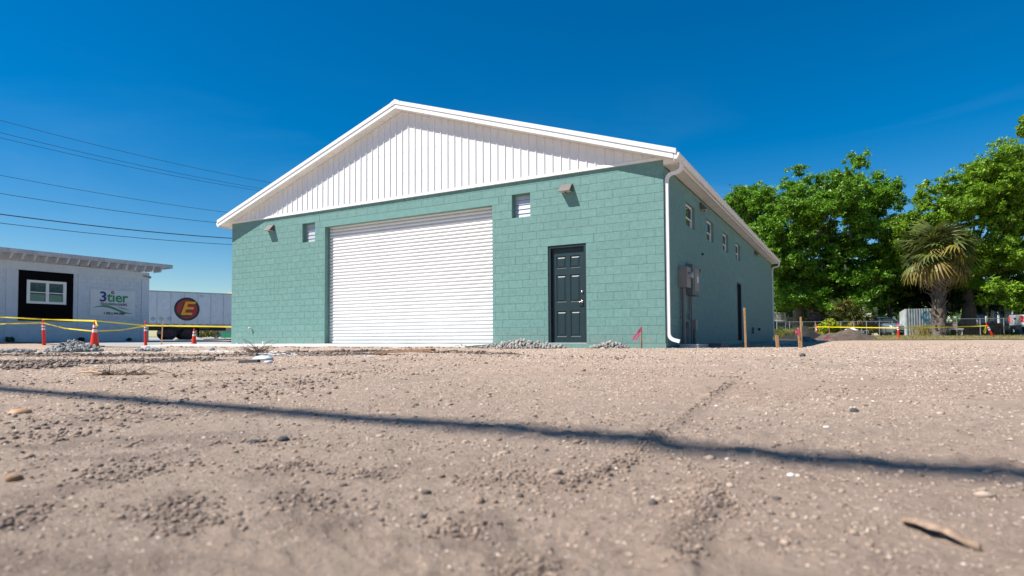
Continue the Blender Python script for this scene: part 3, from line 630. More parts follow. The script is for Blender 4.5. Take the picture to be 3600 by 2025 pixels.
for k in range(k0, -k0):
    xa = XC+k*pw+.07
    for j in range(1, 5):
        z = ZT+.1+j*.62
        if -WD+.2 < xa < -.2 and z < gz(xa)-.1: m.box(xa-.006, xa+.006, Y0s-.004, Y0s-.0005, z-.006, z+.006)
tag(m.build('siding_screws', M['galv'], gable), kind='stuff')
m = MB(); m.prism([(-.052, ZT), (.0035, ZT), (.0035, ZT+.075), (-.03, ZT+.075), (-.05, ZT+.055)], 'x', -WD-.005, .005)
m.build('base_trim', M['white_trim'], building)

# roof and rakes
OV = .30; XE = .306
zs = lambda x: gz(x)
zeave = gz(XE)
m = MB()
for sgn in (1, -1):
    x1 = XC+sgn*(7.6+XE+.07); tz = .165
    m.prism([(XC, ZPK+tz+.035), (x1, gz(x1)+tz+.035), (x1, gz(x1)+tz), (XC, ZPK+tz)], 'y', -OV-.03, LEN+.3)
m.build('roof_sheet', M['white_metal'], building)
m = MB()
for sgn in (1, -1):
    x1 = XC+sgn*(7.6+XE)
    m.prism([(XC, ZPK+.02), (x1, gz(x1)+.02), (x1, gz(x1)+.15), (XC, ZPK+.15)], 'y', -OV+.002, LEN+.25)
m.build('roof_deck', M['white_trim'], building)
for sgn in (1, -1):
    x1 = XC+sgn*(7.6+XE)
    m = MB(); m.prism([(XC, ZPK-.002), (x1, gz(x1)-.002), (x1, gz(x1)+.112), (XC, ZPK+.112)], 'y', -OV-.018, -OV+.001)
    m.build('rake_fascia', M['white_trim'], building)
    x2 = XC+sgn*(7.6+XE+.065)
    m = MB(); m.prism([(XC, ZPK+.116), (x2, gz(x2)+.116), (x2, gz(x2)+.228), (XC, ZPK+.228)], 'y', -OV-.036, -OV+.03)
    m.build('rake_trim', M['white_metal'], building)
m = MB(); m.prism([(XC-.16, ZPK+.232-SL*.16), (XC, ZPK+.25), (XC+.16, ZPK+.232-SL*.16), (XC+.16, ZPK+.2-SL*.16), (XC, ZPK+.225), (XC-.16, ZPK+.2-SL*.16)], 'y', -OV-.042, LEN+.3)
m.prism([(XC-.16, ZPK+.15-SL*.16), (XC, ZPK+.21-.03), (XC, ZPK+.24), (XC-.16, ZPK+.23-SL*.16)], 'y', -OV-.041, -OV-.037)
m.build('ridge_cap', M['white_trim'], building)
# rake soffit strips
ns = 27; dx = (7.6+XE)/ns
for sgn in (1, -1):
    for i in range(ns):
        xa, xb = XC+sgn*(i*dx+.002), XC+sgn*((i+1)*dx-.002)
        m = MB(); m.prism([(xa, gz(xa)), (xb, gz(xb)), (xb, gz(xb)+.012), (xa, gz(xa)+.012)], 'y', -OV, -.001)
        m.build('soffit_panel', M['soffit'], building)
m = MB()
for sgn in (1, -1): m.bar((XC, -.012, gz(XC)-.014), (XC+sgn*7.5, -.012, gz(XC+sgn*7.5)-.014), .022, .022)
m.build('rake_channel', M['soffit'], building)
# eave soffit boxes (right and left)
for xw, sg in ((0, 1), (-WD, -1)):
    n = 60; dy = (LEN+.2)/n
    for i in range(n if sg > 0 else 0):
        m = MB(); m.box(xw+sg*.001, xw+sg*.305, .002+i*dy+.002, (i+1)*dy-.002, 4.075, 4.085); m.build('soffit_panel', M['soffit'], building)
    if sg < 0:
        m = MB(); m.box(-WD-.305, -WD-.001, .002, LEN, 4.075, 4.085); m.build('eave_soffit', M['soffit'], building)
    m = MB(); m.prism([(xw+sg*.001, 4.087), (xw+sg*.304, 4.087), (xw+sg*.304, 4.12), (xw+sg*.001, 4.21)], 'y', -.001, .012); m.build('eave_end_panel', M['white_trim'], building)
    m = MB(); m.box(min(xw+sg*.306, xw+sg*.318), max(xw+sg*.306, xw+sg*.318), -OV, LEN+.2, 4.055, 4.19); m.build('eave_fascia', M['white_trim'], building)
# gutters
for xw, sg in ((.32, 1), (-WD-.32, -1)):
    m = MB(); pr = [(0, 4.215), (0, 4.085), (.075, 4.085), (.085, 4.125), (.115, 4.165), (.122, 4.215), (.116, 4.218), (.108, 4.168), (.078, 4.13), (.070, 4.091), (.006, 4.091), (.006, 4.215)]
    m.prism([(xw+sg*p, q) for p, q in pr], 'y', -OV-.005, LEN+.25)
    m.prism([(xw+sg*p, q) for p, q in pr[:6]], 'y', -OV-.012, -OV-.006)
    m.build('gutter', M['white_trim'], building)
def rectpath(m, pts, w, h, sidev):
    ring = []
    for i, p in enumerate(pts):
        p = Vector(p); t = (Vector(pts[min(i+1, len(pts)-1)])-Vector(pts[max(i-1, 0)])).normalized(); u = Vector(sidev); v_ = t.cross(u).normalized()
        rib = 1.0-.035*(i % 2) if 0 < i < len(pts)-1 else 1
        ring += [p+u*(a*w/2)+v_*(b_*h/2*rib) for a, b_ in ((-1, -1), (1, -1), (1, 1), (-1, 1))]
    n = len(pts); fs = [(i*4+k, i*4+(k+1) % 4, (i+1)*4+(k+1) % 4, (i+1)*4+k) for i in range(n-1) for k in range(4)]+[(3, 2, 1, 0)]
    m.add(ring, fs)
def arc(c, r, a0, a1, n, y): return [(c[0]+r*math.cos(a0+(a1-a0)*i/n), y, c[1]+r*math.sin(a0+(a1-a0)*i/n)) for i in range(n+1)]
def downspout(y, zout):
    m = MB(); pts = [(.40, y, 4.09), (.40, y, 4.02)]+arc((.26, 4.02), .14, 0, -1.25, 8, y)[1:]
    pts += arc((.205, 3.72), .15, PI-1.72, PI, 8, y)[0:]
    pts += [(.055, y, 3.6), (.055, y, 2.0), (.055, y, zout+.24)]
    pts += arc((.235, zout+.22), .18, PI, PI+1.15, 8, y)[1:]+[(.30, y, zout+.02)]
    rectpath(m, pts, .062, .078, (0, 1, 0))
    return m.build('downspout', M['white_trim'], building)
downspout(.075, .02); downspout(LEN-.1, .05)

# roller door
rd = []
m = MB(); m.box(-10.75, -4.5, .215, .24, 0, 3.8); roller = m.build('roller_door', M['dark'], building)
ns_ = 36; sh = (3.66-.08)/ns_+.0012
pr = []
for i in range(9):
    t = i/8; pr.append((.196-.020*math.sin(PI*t)**.8, .012+t*(sh-.020)))
pr = [(.199, 0), (.199, .010)]+pr+[(.199, sh-.004)]
m = MB(); n = len(pr); m.add([(-3.07, p, q) for p, q in pr]+[(3.07, p, q) for p, q in pr], [(i, n+i, n+i+1, i+1) for i in range(n-1)])
slat = m.mesh('slat', M['slat'], True)
for i in range(ns_+1): link('slat', slat, roller, (-7.6275, random.uniform(-.0006, .0006), .085+i*sh))
m = MB(); m.box(-10.68, -4.575, .172, .2, .012, .082); m.build('bottom_bar', M['slat'], roller)
m = MB(); m.box(-10.689, -10.66, .150, .17, 0, 3.66); m.box(-4.595, -4.566, .150, .17, 0, 3.66); m.build('door_guides', M['teal_lintel'], roller)

# entry door
dframe = MB(); dframe.box(-2.938, -2.875, .02, .15, 0, 2.438); dframe.box(-1.98, -1.917, .02, .15, 0, 2.438); dframe.box(-2.875, -1.98, .02, .15, 2.375, 2.438)
dframe.box(-2.875, -2.86, .075, .149, 0, 2.375); dframe.box(-1.995, -1.98, .075, .149, 0, 2.375); dframe.box(-2.86, -1.995, .075, .149, 2.36, 2.375)
door = MB(); Lx0, Lx1, Lz1, yd = -2.858, -1.997, 2.357, .095
pan = []; w = Lx1-Lx0; pw_ = .27; gx = (w-2*pw_)/3
for c in range(2):
    px = Lx0+gx+c*(pw_+gx)
    for (a, b_) in ((.16, .80), (1.02, 1.70), (1.86, 2.17)): pan.append((px, px+pw_, a, b_))
core_boxes(door, Lx0, Lx1, .015, Lz1, pan, lambda m, a, b_, c, d: m.box(a, b_, yd, yd+.03, c, d))
dl = door.build('entry_door', M['door'], building); dframe.build('door_frame', M['doorframe'], dl)
for (a, b_, c, d) in pan:
    m = MB(); e = .03; f_ = .055
    def rc(i, y): return [(a+i, y, c+i), (b_-i, y, c+i), (b_-i, y, d-i), (a+i, y, d-i)]
    vs = rc(0, yd)+rc(e*.6, yd+.016)+rc(e, yd+.016)+rc(f_, yd+.003)
    fs = [(j*4+k, j*4+(k+1) % 4, j*4+4+(k+1) % 4, j*4+4+k) for j in range(3) for k in range(4)]+[(12, 13, 14, 15)]
    m.add(vs, fs); m.build('door_panel', M['door'], dl)
def lathe(m, c, prof, axis='y', n=20, mt=0):
    b0 = len(m.v)
    for r_, t in prof:
        for k in range(n):
            a = 2*PI*k/n; p = (c[0]+r_*math.cos(a), c[1]+t, c[2]+r_*math.sin(a)) if axis == 'y' else (c[0]+r_*math.cos(a), c[1]+r_*math.sin(a), c[2]+t)
            m.v.append(p)
    for i in range(len(prof)-1):
        for k in range(n): m.f.append((b0+i*n+k, b0+i*n+(k+1) % n, b0+(i+1)*n+(k+1) % n, b0+(i+1)*n+k)); m.m.append(mt)
    return m
m = MB(); lathe(m, (-2.06, yd, 1.02), [(0, -.03), (.03, -.028), (.036, -.006), (.036, 0)]); m.tube([(-2.06, yd-.028, 1.02), (-2.06, yd-.055, 1.02), (-2.09, yd-.06, 1.018), (-2.18, yd-.058, 1.01)], [.012, .012, .011, .008], 8)
m.build('lever_handle', M['chrome'], dl, smooth=True)
m = MB(); lathe(m, (-2.06, yd, 1.26), [(0, -.03), (.012, -.03), (.028, -.022), (.034, 0)]); m.build('deadbolt', M['chrome'], dl, smooth=True)
m = MB(); m.box(-2.94, -1.915, .0, .15, -.001, .014); m.build('door_sill', M['concrete'], dl)
m = MB(); m.box(-2.9, -1.95, .13, .16, 0, 2.43); m.build('door_backing', M['dark'], dl)

# louvre vents
for (a, b_, c, d) in openF[2:]:
    m = MB(); m.box(a, b_, .17, .19, c, d); vent = m.build('louvre_vent', M['dark'], building)
    m = MB(); 
    for q in ((a, a+.025), (b_-.025, b_)): m.box(q[0]+.001, q[1]-.001, .10, .168, c+.001, d-.001)
    m.box(a+.025, b_-.025, .10, .168, d-.022, d-.002); m.build('vent_frame', M['teal_lintel'], vent)
    nb = 5; hb = (d-c-.02)/nb
    for i in range(nb):
        z = c+.004+i*hb; m = MB(); m.add([(a+.026, .132, z), (b_-.026, .132, z), (b_-.026, .150, z+hb*.96), (a+.026, .150, z+hb*.96), (a+.026, .138, z), (b_-.026, .138, z), (b_-.026, .156, z+hb*.96), (a+.026, .156, z+hb*.96)],
              [(0, 1, 2, 3), (7, 6, 5, 4), (0, 4, 5, 1), (2, 6, 7, 3), (0, 3, 7, 4), (1, 5, 6, 2)]); m.build('louvre_blade', M['rail'], vent)
M['bladew'] = pm('louvre_aluminium', (.52, .53, .55), .4, .3, var=.06)
for o in COL.objects:
    if o.name.startswith('louvre_blade'): o.data.materials[0] = M['bladew']

# wall lamps (wedge shaped)
def wall_lamp(base, rz, label, s=1.0):
    t = thing('wall_lamp', label, 'lamp', base, rz, 'wedge-shaped wall lamps on the green building')
    m = MB(); w, h, p = .30, .20, .205
    vs = []
    for x_ in (-w/2, w/2): vs += [(x_, 0, -h), (x_, -p, -h), (x_, -.03, 0), (x_, 0, 0)]
    m.add(vs, [(0, 1, 2, 3), (7, 6, 5, 4), (1, 5, 6, 2), (3, 2, 6, 7), (0, 3, 7, 4), (0, 4, 5, 1)]); m.build('lamp_housing', M['bronze'], t)
    m = MB(); m.box(-w/2+.015, w/2-.015, -p+.02, -.01, -h-.004, -h-.001); m.build('lamp_lens', M['lens'], t)
    m = MB(); lathe(m, (0, -.09, -h-.005), [(.028, 0), (.03, -.015), (.022, -.032), (0, -.038)], 'z', 12); m.build('sensor', M['bronze'], t, smooth=True)
    return t
wall_lamp((-2.40, -.006, 3.935), 0, 'brown wedge wall lamp high above the dark door, throwing a long shadow')
wall_lamp((-13.185, -.006, 3.955), 0, 'brown wedge wall lamp at the far left end of the sunlit wall')
wall_lamp((.006, 3.98, 3.95), PI/2, 'dark wedge wall lamp between the first and second window of the shaded wall')
wall_lamp((.006, 15.1, 3.97), PI/2, 'dark wedge wall lamp near the far end of the shaded wall, past the last window')

# side windows
for (a, b_, c, d) in openS[:4]:
    X1 = -.072; m = MB(); m.box(X1-.04, X1, a, a+.035, c, d); m.box(X1-.04, X1, b_-.035, b_, c, d); m.box(X1-.04, X1, a+.035, b_-.035, d-.05, d); m.box(X1-.04, X1, a+.035, b_-.035, c, c+.03); m.box(X1-.038, X1+.006, a+.035, b_-.035, (c+d)/2-.04, (c+d)/2-.005)
    wf = m.build('window', M['white_trim'], building)
    for (p, q) in ((c+.03, (c+d)/2-.04), ((c+d)/2-.005, d-.05)):
        m = MB(); m.box(X1-.022, X1-.018, a+.035, b_-.035, p, q); m.build('pane', M['glass'], wf)
    m = MB(); m.box(X1-.037, X1-.001, b_-.16, b_-.13, c+.031, (c+d)/2-.041); m.build('sash_bar', M['white_trim'], wf)
# side door
m = MB(); m.box(-.15, -.11, 10.12, 11.04, 0, 2.13); sd = m.build('side_door', M['doorframe'], building)
m = MB(); m.box(-.15, -.01, 10.061, 10.12, 0, 2.18); m.box(-.15, -.01, 11.04, 11.099, 0, 2.18); m.box(-.15, -.01, 10.12, 11.04, 2.13, 2.18); m.build('door_frame', M['doorframe'], sd)

# electrical service on side wall
mb = thing('electric_meter', 'grey electric meter box with glass dial and conduit on the shaded wall', 'meter', (.006, 1.45, 1.36))
m = MB(); m.box(0, .2, -.2, .22, 0, .50); m.build('meter_box', M['boxgrey'], mb)
m = MB(); n = 16
for r_, t in ((.085, .2), (.085, .29), (.07, .30), (0, .30)):
    for k in range(n): a = 2*PI*k/n; m.v.append((t, .02+r_*math.cos(a), .30+r_*math.sin(a)))
for i in range(3):
    for k in range(n): m.f.append((i*n+k, i*n+(k+1) % n, (i+1)*n+(k+1) % n, (i+1)*n+k)); m.m.append(0)
m.build('meter_dial', M['galv'], mb)
m = MB(); m.tube([(.07, -.02, 0), (.07, -.02, -1.5)], .045, 10); m.build('conduit', M['pipe'], mb)
db = thing('disconnect_box', 'darker grey disconnect box with lever and orange warning label beside the meter', 'electrical box', (.006, 2.5, 1.22))
m = MB(); m.box(0, .17, -.5, .3, 0, .78); m.build('box_body', M['boxdark'], db)
m = MB(); m.box(.171, .18, -.3, .25, .1, .7); m.build('box_cover', M['boxgrey'], db)
m = MB(); m.box(.181, .183, -.05, .15, .3, .55); m.build('label_sticker', M['reflect'], db)
m = MB(); m.box(.184, .185, -.03, .13, .5, .545); m.box(.184, .185, -.03, .13, .3, .34); m.build('label_print', M['orange'], db)
m = MB(); m.bar((.12, .3, .55), (.16, .42, .72), .03, .06); m.build('switch_lever', M['black'], db)
m = MB(); m.tube([(.04, -.3, 0), (.04, -.3, -.5), (.04, -.36, -.62), (.04, -.42, -.5)], .018, 6); m.tube([(.05, -.15, 0), (.05, -.15, -1.35)], .022, 6); m.build('conduit', M['pipe'], db)
jb = thing('junction_box', 'small grey junction box low on the shaded wall nearest the meter conduit', 'junction box', (.006, 2.03, .38))
m = MB(); m.box(0, .07, -.06, .06, 0, .14); m.build('box_body', M['boxdark'], jb)
m = MB(); m.tube([(.035, 0, 0), (.035, 0, -.5)], .018, 6); m.tube([(.035, -.12, .1), (.035, -.12, -.5)], .012, 6); m.build('conduit', M['pipe'], jb)
jb = thing('junction_box', 'larger grey cable box with wide pipe low on the shaded wall', 'junction box', (.006, 2.62, .33))
m = MB(); m.box(0, .12, -.1, .14, 0, .26); m.build('box_body', M['boxgrey'], jb)
m = MB(); m.tube([(.06, .02, 0), (.06, .02, -.46)], .045, 8); m.build('conduit', M['pipe'], jb)
m = MB(); m.box(0, .09, -.16, .16, -.13, .13); tag(m.build('outlet_box', M['boxdark'], None, (.006, 13.9, .41)), 'small dark outlet box on the shaded wall beyond the side door', 'outlet')
m = MB(); m.tube([(0, 0, 0), (.09, 0, 0)], .06, 8); tag(m.build('wall_spigot', M['black'], None, (.006, 15.8, .48)), 'round dark pipe stub past the outlet box near the far downspout', 'pipe')
m = MB(); m.tube([(0, 0, 0), (.05, .02, -.01)], .03, 7); tag(m.build('wall_vent', M['black'], None, (.006, 3.95, 2.5)), 'tiny black cap under the eave lamp on the shaded wall', 'vent cap')
# hose bib
hb = thing('hose_bib', 'small brass and white tap low on the left of the sunlit wall', 'tap', (-14.15, -.006, .52))
m = MB(); m.tube([(0, 0, 0), (0, -.08, 0)], .012, 8); m.tube([(0, -.06, 0), (0, -.10, -.05)], .014, 8); m.build('tap_body', M['wood'], hb)
m = MB(); m.box(-.012, .05, -.1, -.03, .005, .035); m.build('tap_handle', M['pvc'], hb)
for (x_, y_, r_, h_, lb) in ((-12.9, -.5, .035, .10, 'white pipe stub standing on the apron under the tap'), (-14.35, -.35, .045, .045, 'short white pipe cap on the apron left of the pipe stub')):
    m = MB(); lathe(m, (0, 0, 0), [(r_, 0), (r_, h_*.6), (r_*1.35, h_*.6), (r_*1.35, h_), (0, h_)], 'z', 14); tag(m.build('pipe_stub', M['pvc'], None, (x_, y_, -.02)), lb, 'pipe')

# concrete apron
m = MB(); m.add([(-18.0, -1.5, -.05), (-4.45, -1.5, -.05), (-4.45, -.002, -.004), (-18.0, -.002, -.004), (-18.0, -1.5, -.3), (-4.45, -1.5, -.3), (-4.45, -.002, -.3), (-18.0, -.002, -.3)], [(0, 1, 2, 3), (0, 4, 5, 1), (1, 5, 6, 2), (3, 7, 4, 0)])
M['apron'] = pm('apron_concrete', (.56, .545, .51), .85, var=.07, vscale=1.3, bump=.004, bscale=30)
tag(m.build('concrete_apron', M['apron']), kind='structure')
m = MB(); m.box(.02, 1.3, 11.0, LEN+.4, -.3, -.05); tag(m.build('side_walk', M['asphalt']), kind='structure')
# utility box lids on ground
def ubox(p, w, d, h, rz, mat, label):
    t = thing('utility_box', label, 'utility box', p, rz)
    m = MB(); m.box(-w/2, w/2, -d/2, d/2, -.15, h-.02); m.build('box_body', mat, t); m = MB(); m.box(-w/2-.015, w/2+.015, -d/2-.015, d/2+.015, h-.018, h); m.build('box_lid', mat, t); return t
ubox((.42, .95, -.12), .42, .75, .09, -.1, M['galv'].copy(), 'pale grey ground box with lid beside the near downspout')
bpy.data.objects['utility_box'].children[0].data.materials[0] = bpy.data.objects['utility_box'].children[1].data.materials[0] = pm('pale_lid', (.45, .46, .46), .6)
ubox((.62, 2.35, -.12), .5, .95, .10, 0, M['boxdark'], 'dark grey ground box in the shade behind the pale one')

# ---------------------------------------------------------------- stakes, posts, cones, tape
def gz_at(p): return float(Hg(np.array([p.x]), np.array([p.y]))[0])
def stake(u0, v0, u1, v1, w, label, t=.02, mat='wood', d=None):
    g = gnd(u0/1.3975, v0/1.3975) if d is None else at(u0/1.3975, v0/1.3975, d); dd = (g-CAM).dot(FW); top = at(u1/1.3975, v1/1.3975, dd)
    m = MB(); dr = (top-g); m.bar((0, 0, -.1), dr, w, t, up=(-FW.x, -FW.y, 0)); o = m.build('wooden_stake', M[mat], None, g)
    return tag(o, label, 'stake'), g, top
stake(2622.5, 1224, 2617, 1082, .038, 'tall plain wooden stake standing alone by the shaded wall')
stake(2632, 1220, 2630, 1206, .03, 'tiny pointed wood stub at the foot of the tall plain stake')
stake(2736, 1223, 2730, 1179, .07, 'short wide wooden stake in front of the far downspout')
_, g1, t1 = stake(2812, 1223.5, 2806, 1153, .037, 'wooden stake tied with a pink ribbon, leaning on its taller neighbour')
stake(2818, 1223.5, 2815, 1114, .032, 'tallest right-hand stake standing just behind the ribboned one')
_, g2, t2 = stake(2256, 1227, 2255, 1148, .028, 'stained wooden stake with long pink ribbon before the teal wall', mat='oldwood')
_, g3, t3 = stake(567, 1221, 572, 1133, .036, 'thin tan wooden stake leaning between the tape post and trailer', d=22)
_, g4, t4 = stake(2918, 1199, 2914, 1141, .03, 'thin pole with tape in front of the yellow-green bush', d=36)
_, g5, t5 = stake(2918, 1199, 2911, 1177, .03, 'short lath with pink flagging at the foot of the brown soil mound', d=35)
def ribbon(pts, w, label, name='pink_ribbon', mat='pink'):
    m = MB()
    for P_ in pts:
        P_ = [Vector(p) for p in P_]; n = len(P_); vs = []
        for i, p in enumerate(P_):
            t = (P_[min(i+1, n-1)]-P_[max(i-1, 0)]).normalized(); s_ = t.cross(FW+Vector((0, 0, .3*math.sin(i*1.5)))).normalized(); vs += [p-s_*w/2, p+s_*w/2]
        m.add(vs, [(2*i, 2*i+1, 2*i+3, 2*i+2) for i in range(n-1)])
    return tag(m.build(name, M[mat], fix=False), label, 'ribbon')
d2 = (g2-CAM).dot(FW)-.03
fz = lambda u, v_, d: at(u/1.3975, v_/1.3975, d)
ribbon([[fz(2255, 1152, d2), fz(2246, 1163, d2), fz(2236, 1178, d2-.03), fz(2224, 1196, d2)], [fz(2255, 1153, d2), fz(2248, 1168, d2+.02), fz(2243, 1184, d2), fz(2234, 1197, d2-.02)]], .035, 'faded pink ribbon streaming left from the stained stake')
d1 = (g1-CAM).dot(FW)-.03
ribbon([[fz(2806, 1158, d1), fz(2800, 1164, d1), fz(2798, 1169, d1-.03), fz(2804, 1174, d1), fz(2812, 1178, d1)], [fz(2806, 1157, d1), fz(2808, 1165, d1), fz(2805, 1172, d1), fz(2806, 1177, d1)]], .04, 'bright pink ribbon knotted on the leaning stake at right')
ribbon([[fz(2912, 1178, 34.9), fz(2907, 1186, 34.9), fz(2897, 1192, 34.9)], [fz(2912, 1179, 34.9), fz(2914, 1187, 34.9), fz(2906, 1190, 34.9)]], .06, 'small pink flagging hanging beside the brown soil mound')

def delineator(base, top, label, scale=1.):
    t = thing('delineator_post', label, 'traffic post', base, 0, 'orange delineator posts holding the caution tape'); dr = Vector(top)-Vector(base); L_ = dr.length; q = Vector((0, 0, 1)).rotation_difference(dr.normalized()); t.rotation_euler = q.to_euler()
    m = MB(); lathe(m, (0, 0, 0), [(.068, -.03), (.062, .1), (.052, L_*.80), (.055, L_*.81), (.048, L_*.83), (.03, L_*.84), (.022, L_*.86), (.030, L_*.93), (.028, L_*.985), (.012, L_), (0, L_)], 'z', 14); m.build('post_tube', M['orange'], t, smooth=True)
    for a, b_ in ((.60, .67), (.715, .775)):
        m = MB(); lathe(m, (0, 0, 0), [(.0585, L_*a), (.0565, L_*b_)], 'z', 14); m.build('reflective_band', M['reflect'], t, smooth=True)
    return t
def post_px(u0, v0, u1, v1, d, label): return delineator(fz(u0, v0, d), fz(u1, v1, d), label)
post_px(155, 1216, 152, 1123, 24.2, 'orange post rising behind the grey stone heap at left')
post_px(512, 1217.5, 511.5, 1128, 25.5, 'orange post with white bands in front of the white building corner')
post_px(2874, 1193.5, 2869, 1139, 42, 'orange post between the dark soil mound and the bush')
post_px(3160, 1197.6, 3156, 1135, 36, 'upright orange post at the gravel edge before the metal shed')
post_px(3498, 1197.4, 3466, 1135, 36, 'orange post leaning hard to the left near the pickup truck')
def cone(u, v_, vt, d, label):
    b = fz(u, v_, d); top = fz(u, vt, d); H_ = (top-b).length; t = thing('traffic_cone', label, 'traffic cone', b, .3, 'orange traffic cones under the tape')
    R0 = H_*.16
    m = MB(); lathe(m, (0, 0, 0), [(R0, .03), (R0*.98, .05), (.03, H_*.97), (.028, H_), (0, H_)], 'z', 20); m.build('cone_body', M['orange'], t, smooth=True)
    m = MB(); s_ = R0*1.45; m.box(-s_, s_, -s_, s_, 0, .03); m.build('cone_base', M['black'], t)
    rr = lambda q: R0*.98+(.03-R0*.98)*q+.003
    for a, b_ in ((.545, .665), (.73, .83)):
        m = MB(); lathe(m, (0, 0, 0), [(rr(a), H_*a), (rr(b_), H_*b_)], 'z', 20); m.build('reflective_band', M['reflect'], t, smooth=True)
    return t
cone(332, 1218.5, 1127, 21.4, 'tall orange cone wrapped in tape, right of the stone heap')
cone(682, 1211.5, 1156, 27.3, 'small orange cone standing in front of the trailer wheels')

def tape(pts, label, w=.07, sag=.0, text=None, seg=10):
    """pts: list of world points; ribbon standing on edge, slightly twisting"""
    m = MB(); P_ = []
    for a, b_ in zip(pts[:-1], pts[1:]):
        for i in range(seg): t = i/seg; P_.append(a.lerp(b_, t)-Vector((0, 0, sag*4*t*(1-t))))
    P_.append(pts[-1]); vs = []
    for i, p in enumerate(P_):
        tw = .5*math.sin(i*.35)+.25*math.sin(i*.9+1); u = Vector((0, 0, 1))*math.cos(tw)+Vector((-FW.x, -FW.y, 0))*math.sin(tw)*.6; vs += [p-u*w/2, p+u*w/2]
    m.add(vs, [(2*i, 2*i+1, 2*i+3, 2*i+2) for i in range(len(P_)-1)])
    o = m.build('caution_tape', M['yellow'], fix=False); tag(o, label, 'caution tape')
    return o
def text_obj(s_, size, mat, parent, loc, rot, name='lettering', ex=.002, sx=1., align='CENTER', shear=0, bold=0., space=1.):
    cu = bpy.data.curves.new('txt', 'FONT'); cu.body = s_; cu.size = size; cu.extrude = ex; cu.align_x = align; cu.align_y = 'CENTER'; cu.shear = shear; cu.offset = bold; cu.space_character = space; cu.resolution_u = 3
    o = bpy.data.objects.new('txt', cu); COL.objects.link(o); bpy.context.view_layer.update()
    me = bpy.data.meshes.new_from_object(o.evaluated_get(bpy.context.evaluated_depsgraph_get())); bpy.data.objects.remove(o)
    me.materials.clear(); me.materials.append(mat)
    return link(name, me, parent, loc, rot, (sx, 1, 1))
z1p = lambda a, b_, d: fz(a/3.067, 820+b_/3.067, d)
A_ = [z1p(-160, 893, 23.6), z1p(0, 903, 23.8), z1p(455, 928, 24.1), z1p(1035, 945, 21.4), z1p(1565, 995, 25.4)]
tp = tape(A_, 'upper yellow tape line from the left edge past the cone to the second post', .055)
tape([z1p(1565, 995, 25.4), Vector((-15.22, .9, .47+.12))], 'yellow tape stretched from the second post to the green wall corner', .06)
tape([z1p(-160, 985, 23.6), z1p(0, 978, 23.8), z1p(250, 972, 24), z1p(455, 965, 24.1)], 'lower slack yellow tape at the left edge ending on the first post', .048)
tape([z1p(470, 968, 24.1), z1p(700, 1025, 23.6), z1p(1000, 1056, 23.2), z1p(1300, 1045, 24.2), z1p(1565, 1000, 25.4)], 'lower yellow tape sagging between the two left posts', .048)
right_tape = [Vector((.1, LEN-.3, .28)), fz(2869, 1149, 42), fz(3157, 1153, 36), fz(3468, 1145, 36)]
tape(right_tape[:2], 'yellow tape from the far downspout to the post by the dark mound', .055)
tape(right_tape[1:3], 'yellow tape passing the bush and the parked sedan', .06)
tape(right_tape[2:], 'yellow tape from the shed post across the palm to the leaning post', .06, .03)
ribbon([[fz(3466, 1146, 35.9), fz(3461, 1158, 35.9), fz(3459, 1168, 35.9), fz(3463, 1172, 35.9), fz(3466, 1163, 35.9), fz(3466, 1150, 35.9)]], .04, 'loop of yellow tape hanging from the leaning post', 'tape_loop', 'yellow')
ribbon([[z1p(1035, 945, 21.3), z1p(1042, 975, 21.3), z1p(1058, 1000, 21.3)], [z1p(1030, 945, 21.3), z1p(1040, 990, 21.2)]], .05, 'knot of yellow tape drooping on the tall cone', 'tape_knot', 'yellow')
rot_cam = Matrix((RT, Vector((0, 0, 1)), Vector((-FW.x, -FW.y, 0)))).transposed().to_euler()
for (a, b_, d, s_) in ((365, 917, 23.9, 'CAUTION  CUIDADO'), (640, 1010, 23.6, 'CAUTION  CUIDADO'), (10, 901, 23.6, 'CUIDADO'), (1900, 1010, 22.5, 'CAUTION  CUIDADO'), (2200, 1025, 21.5, 'CAUTION')):
    parent = tp
    o = text_obj(s_, .075, M['ink'], None, z1p(a, b_, d-.06), rot_cam, 'tape_lettering', .001)
    o.rotation_euler.rotate_axis('Z', -.055 if a < 600 or a > 1500 else -.22); o.parent = tp

# ---------------------------------------------------------------- white building (left)
WX = -30.0
wb = thing('painted_block_office', 'low white painted block building with black panel and exposed rafter tails', 'building')
yA, yB = -6.0, 5.64
m = MB(); core_boxes(m, yA, yB, -.1, 3.85, [(-.04, 1.60, 1.905, 3.01)], lambda m, a, b_, c, d: m.box(WX-.2, WX-.012, a, b_, c, d)); m.box(WX-9, WX-.21, yB-.2, yB, -.1, 3.85); m.box(WX-.5, WX-.45, -.3, 1.9, 1.7, 3.2); ww = m.build('wall', M['pw_joint'], wb)
m = MB()
secs = [(-4.6, -.83), (-.58, -.36), (1.92, 2.13), (2.36, 5.24)]
for (s0, s1) in secs+[(-.36, 1.92)]:
    for r in range(18):
        a, c = .0+r*COURSE, (r+1)*COURSE
        if c > 3.46: continue
        off = (BL/2 if r % 2 else 0); q = s0-off
        while q < s1:
            u, v_ = max(q, s0), min(q+BL, s1); q += BL
            if v_-u < .03: continue
            if s0 == -.36 and (a > 1.0): continue
            vs, fs = block_geo(v_-u, c-a, .006, .002, .005); m.add([(WX-.006-y_, x_+(u+v_)/2, z_+(a+c)/2) for x_, y_, z_ in vs], fs)
tag(m.build('block_courses', M['pw_blocks'], ww, fix=False), kind='stuff')
m = MB(); m.box(WX-.011, WX+.012, yA, yB, 3.46, 3.85); m.build('tie_beam', M['paintwhite'], wb)
for (a, b_) in ((-.83, -.58), (2.13, 2.36), (5.24, 5.64)):
    m = MB(); m.box(WX-.011, WX+.018, a, b_, 0, 3.459); m.build('pilaster', M['paintwhite'], wb)
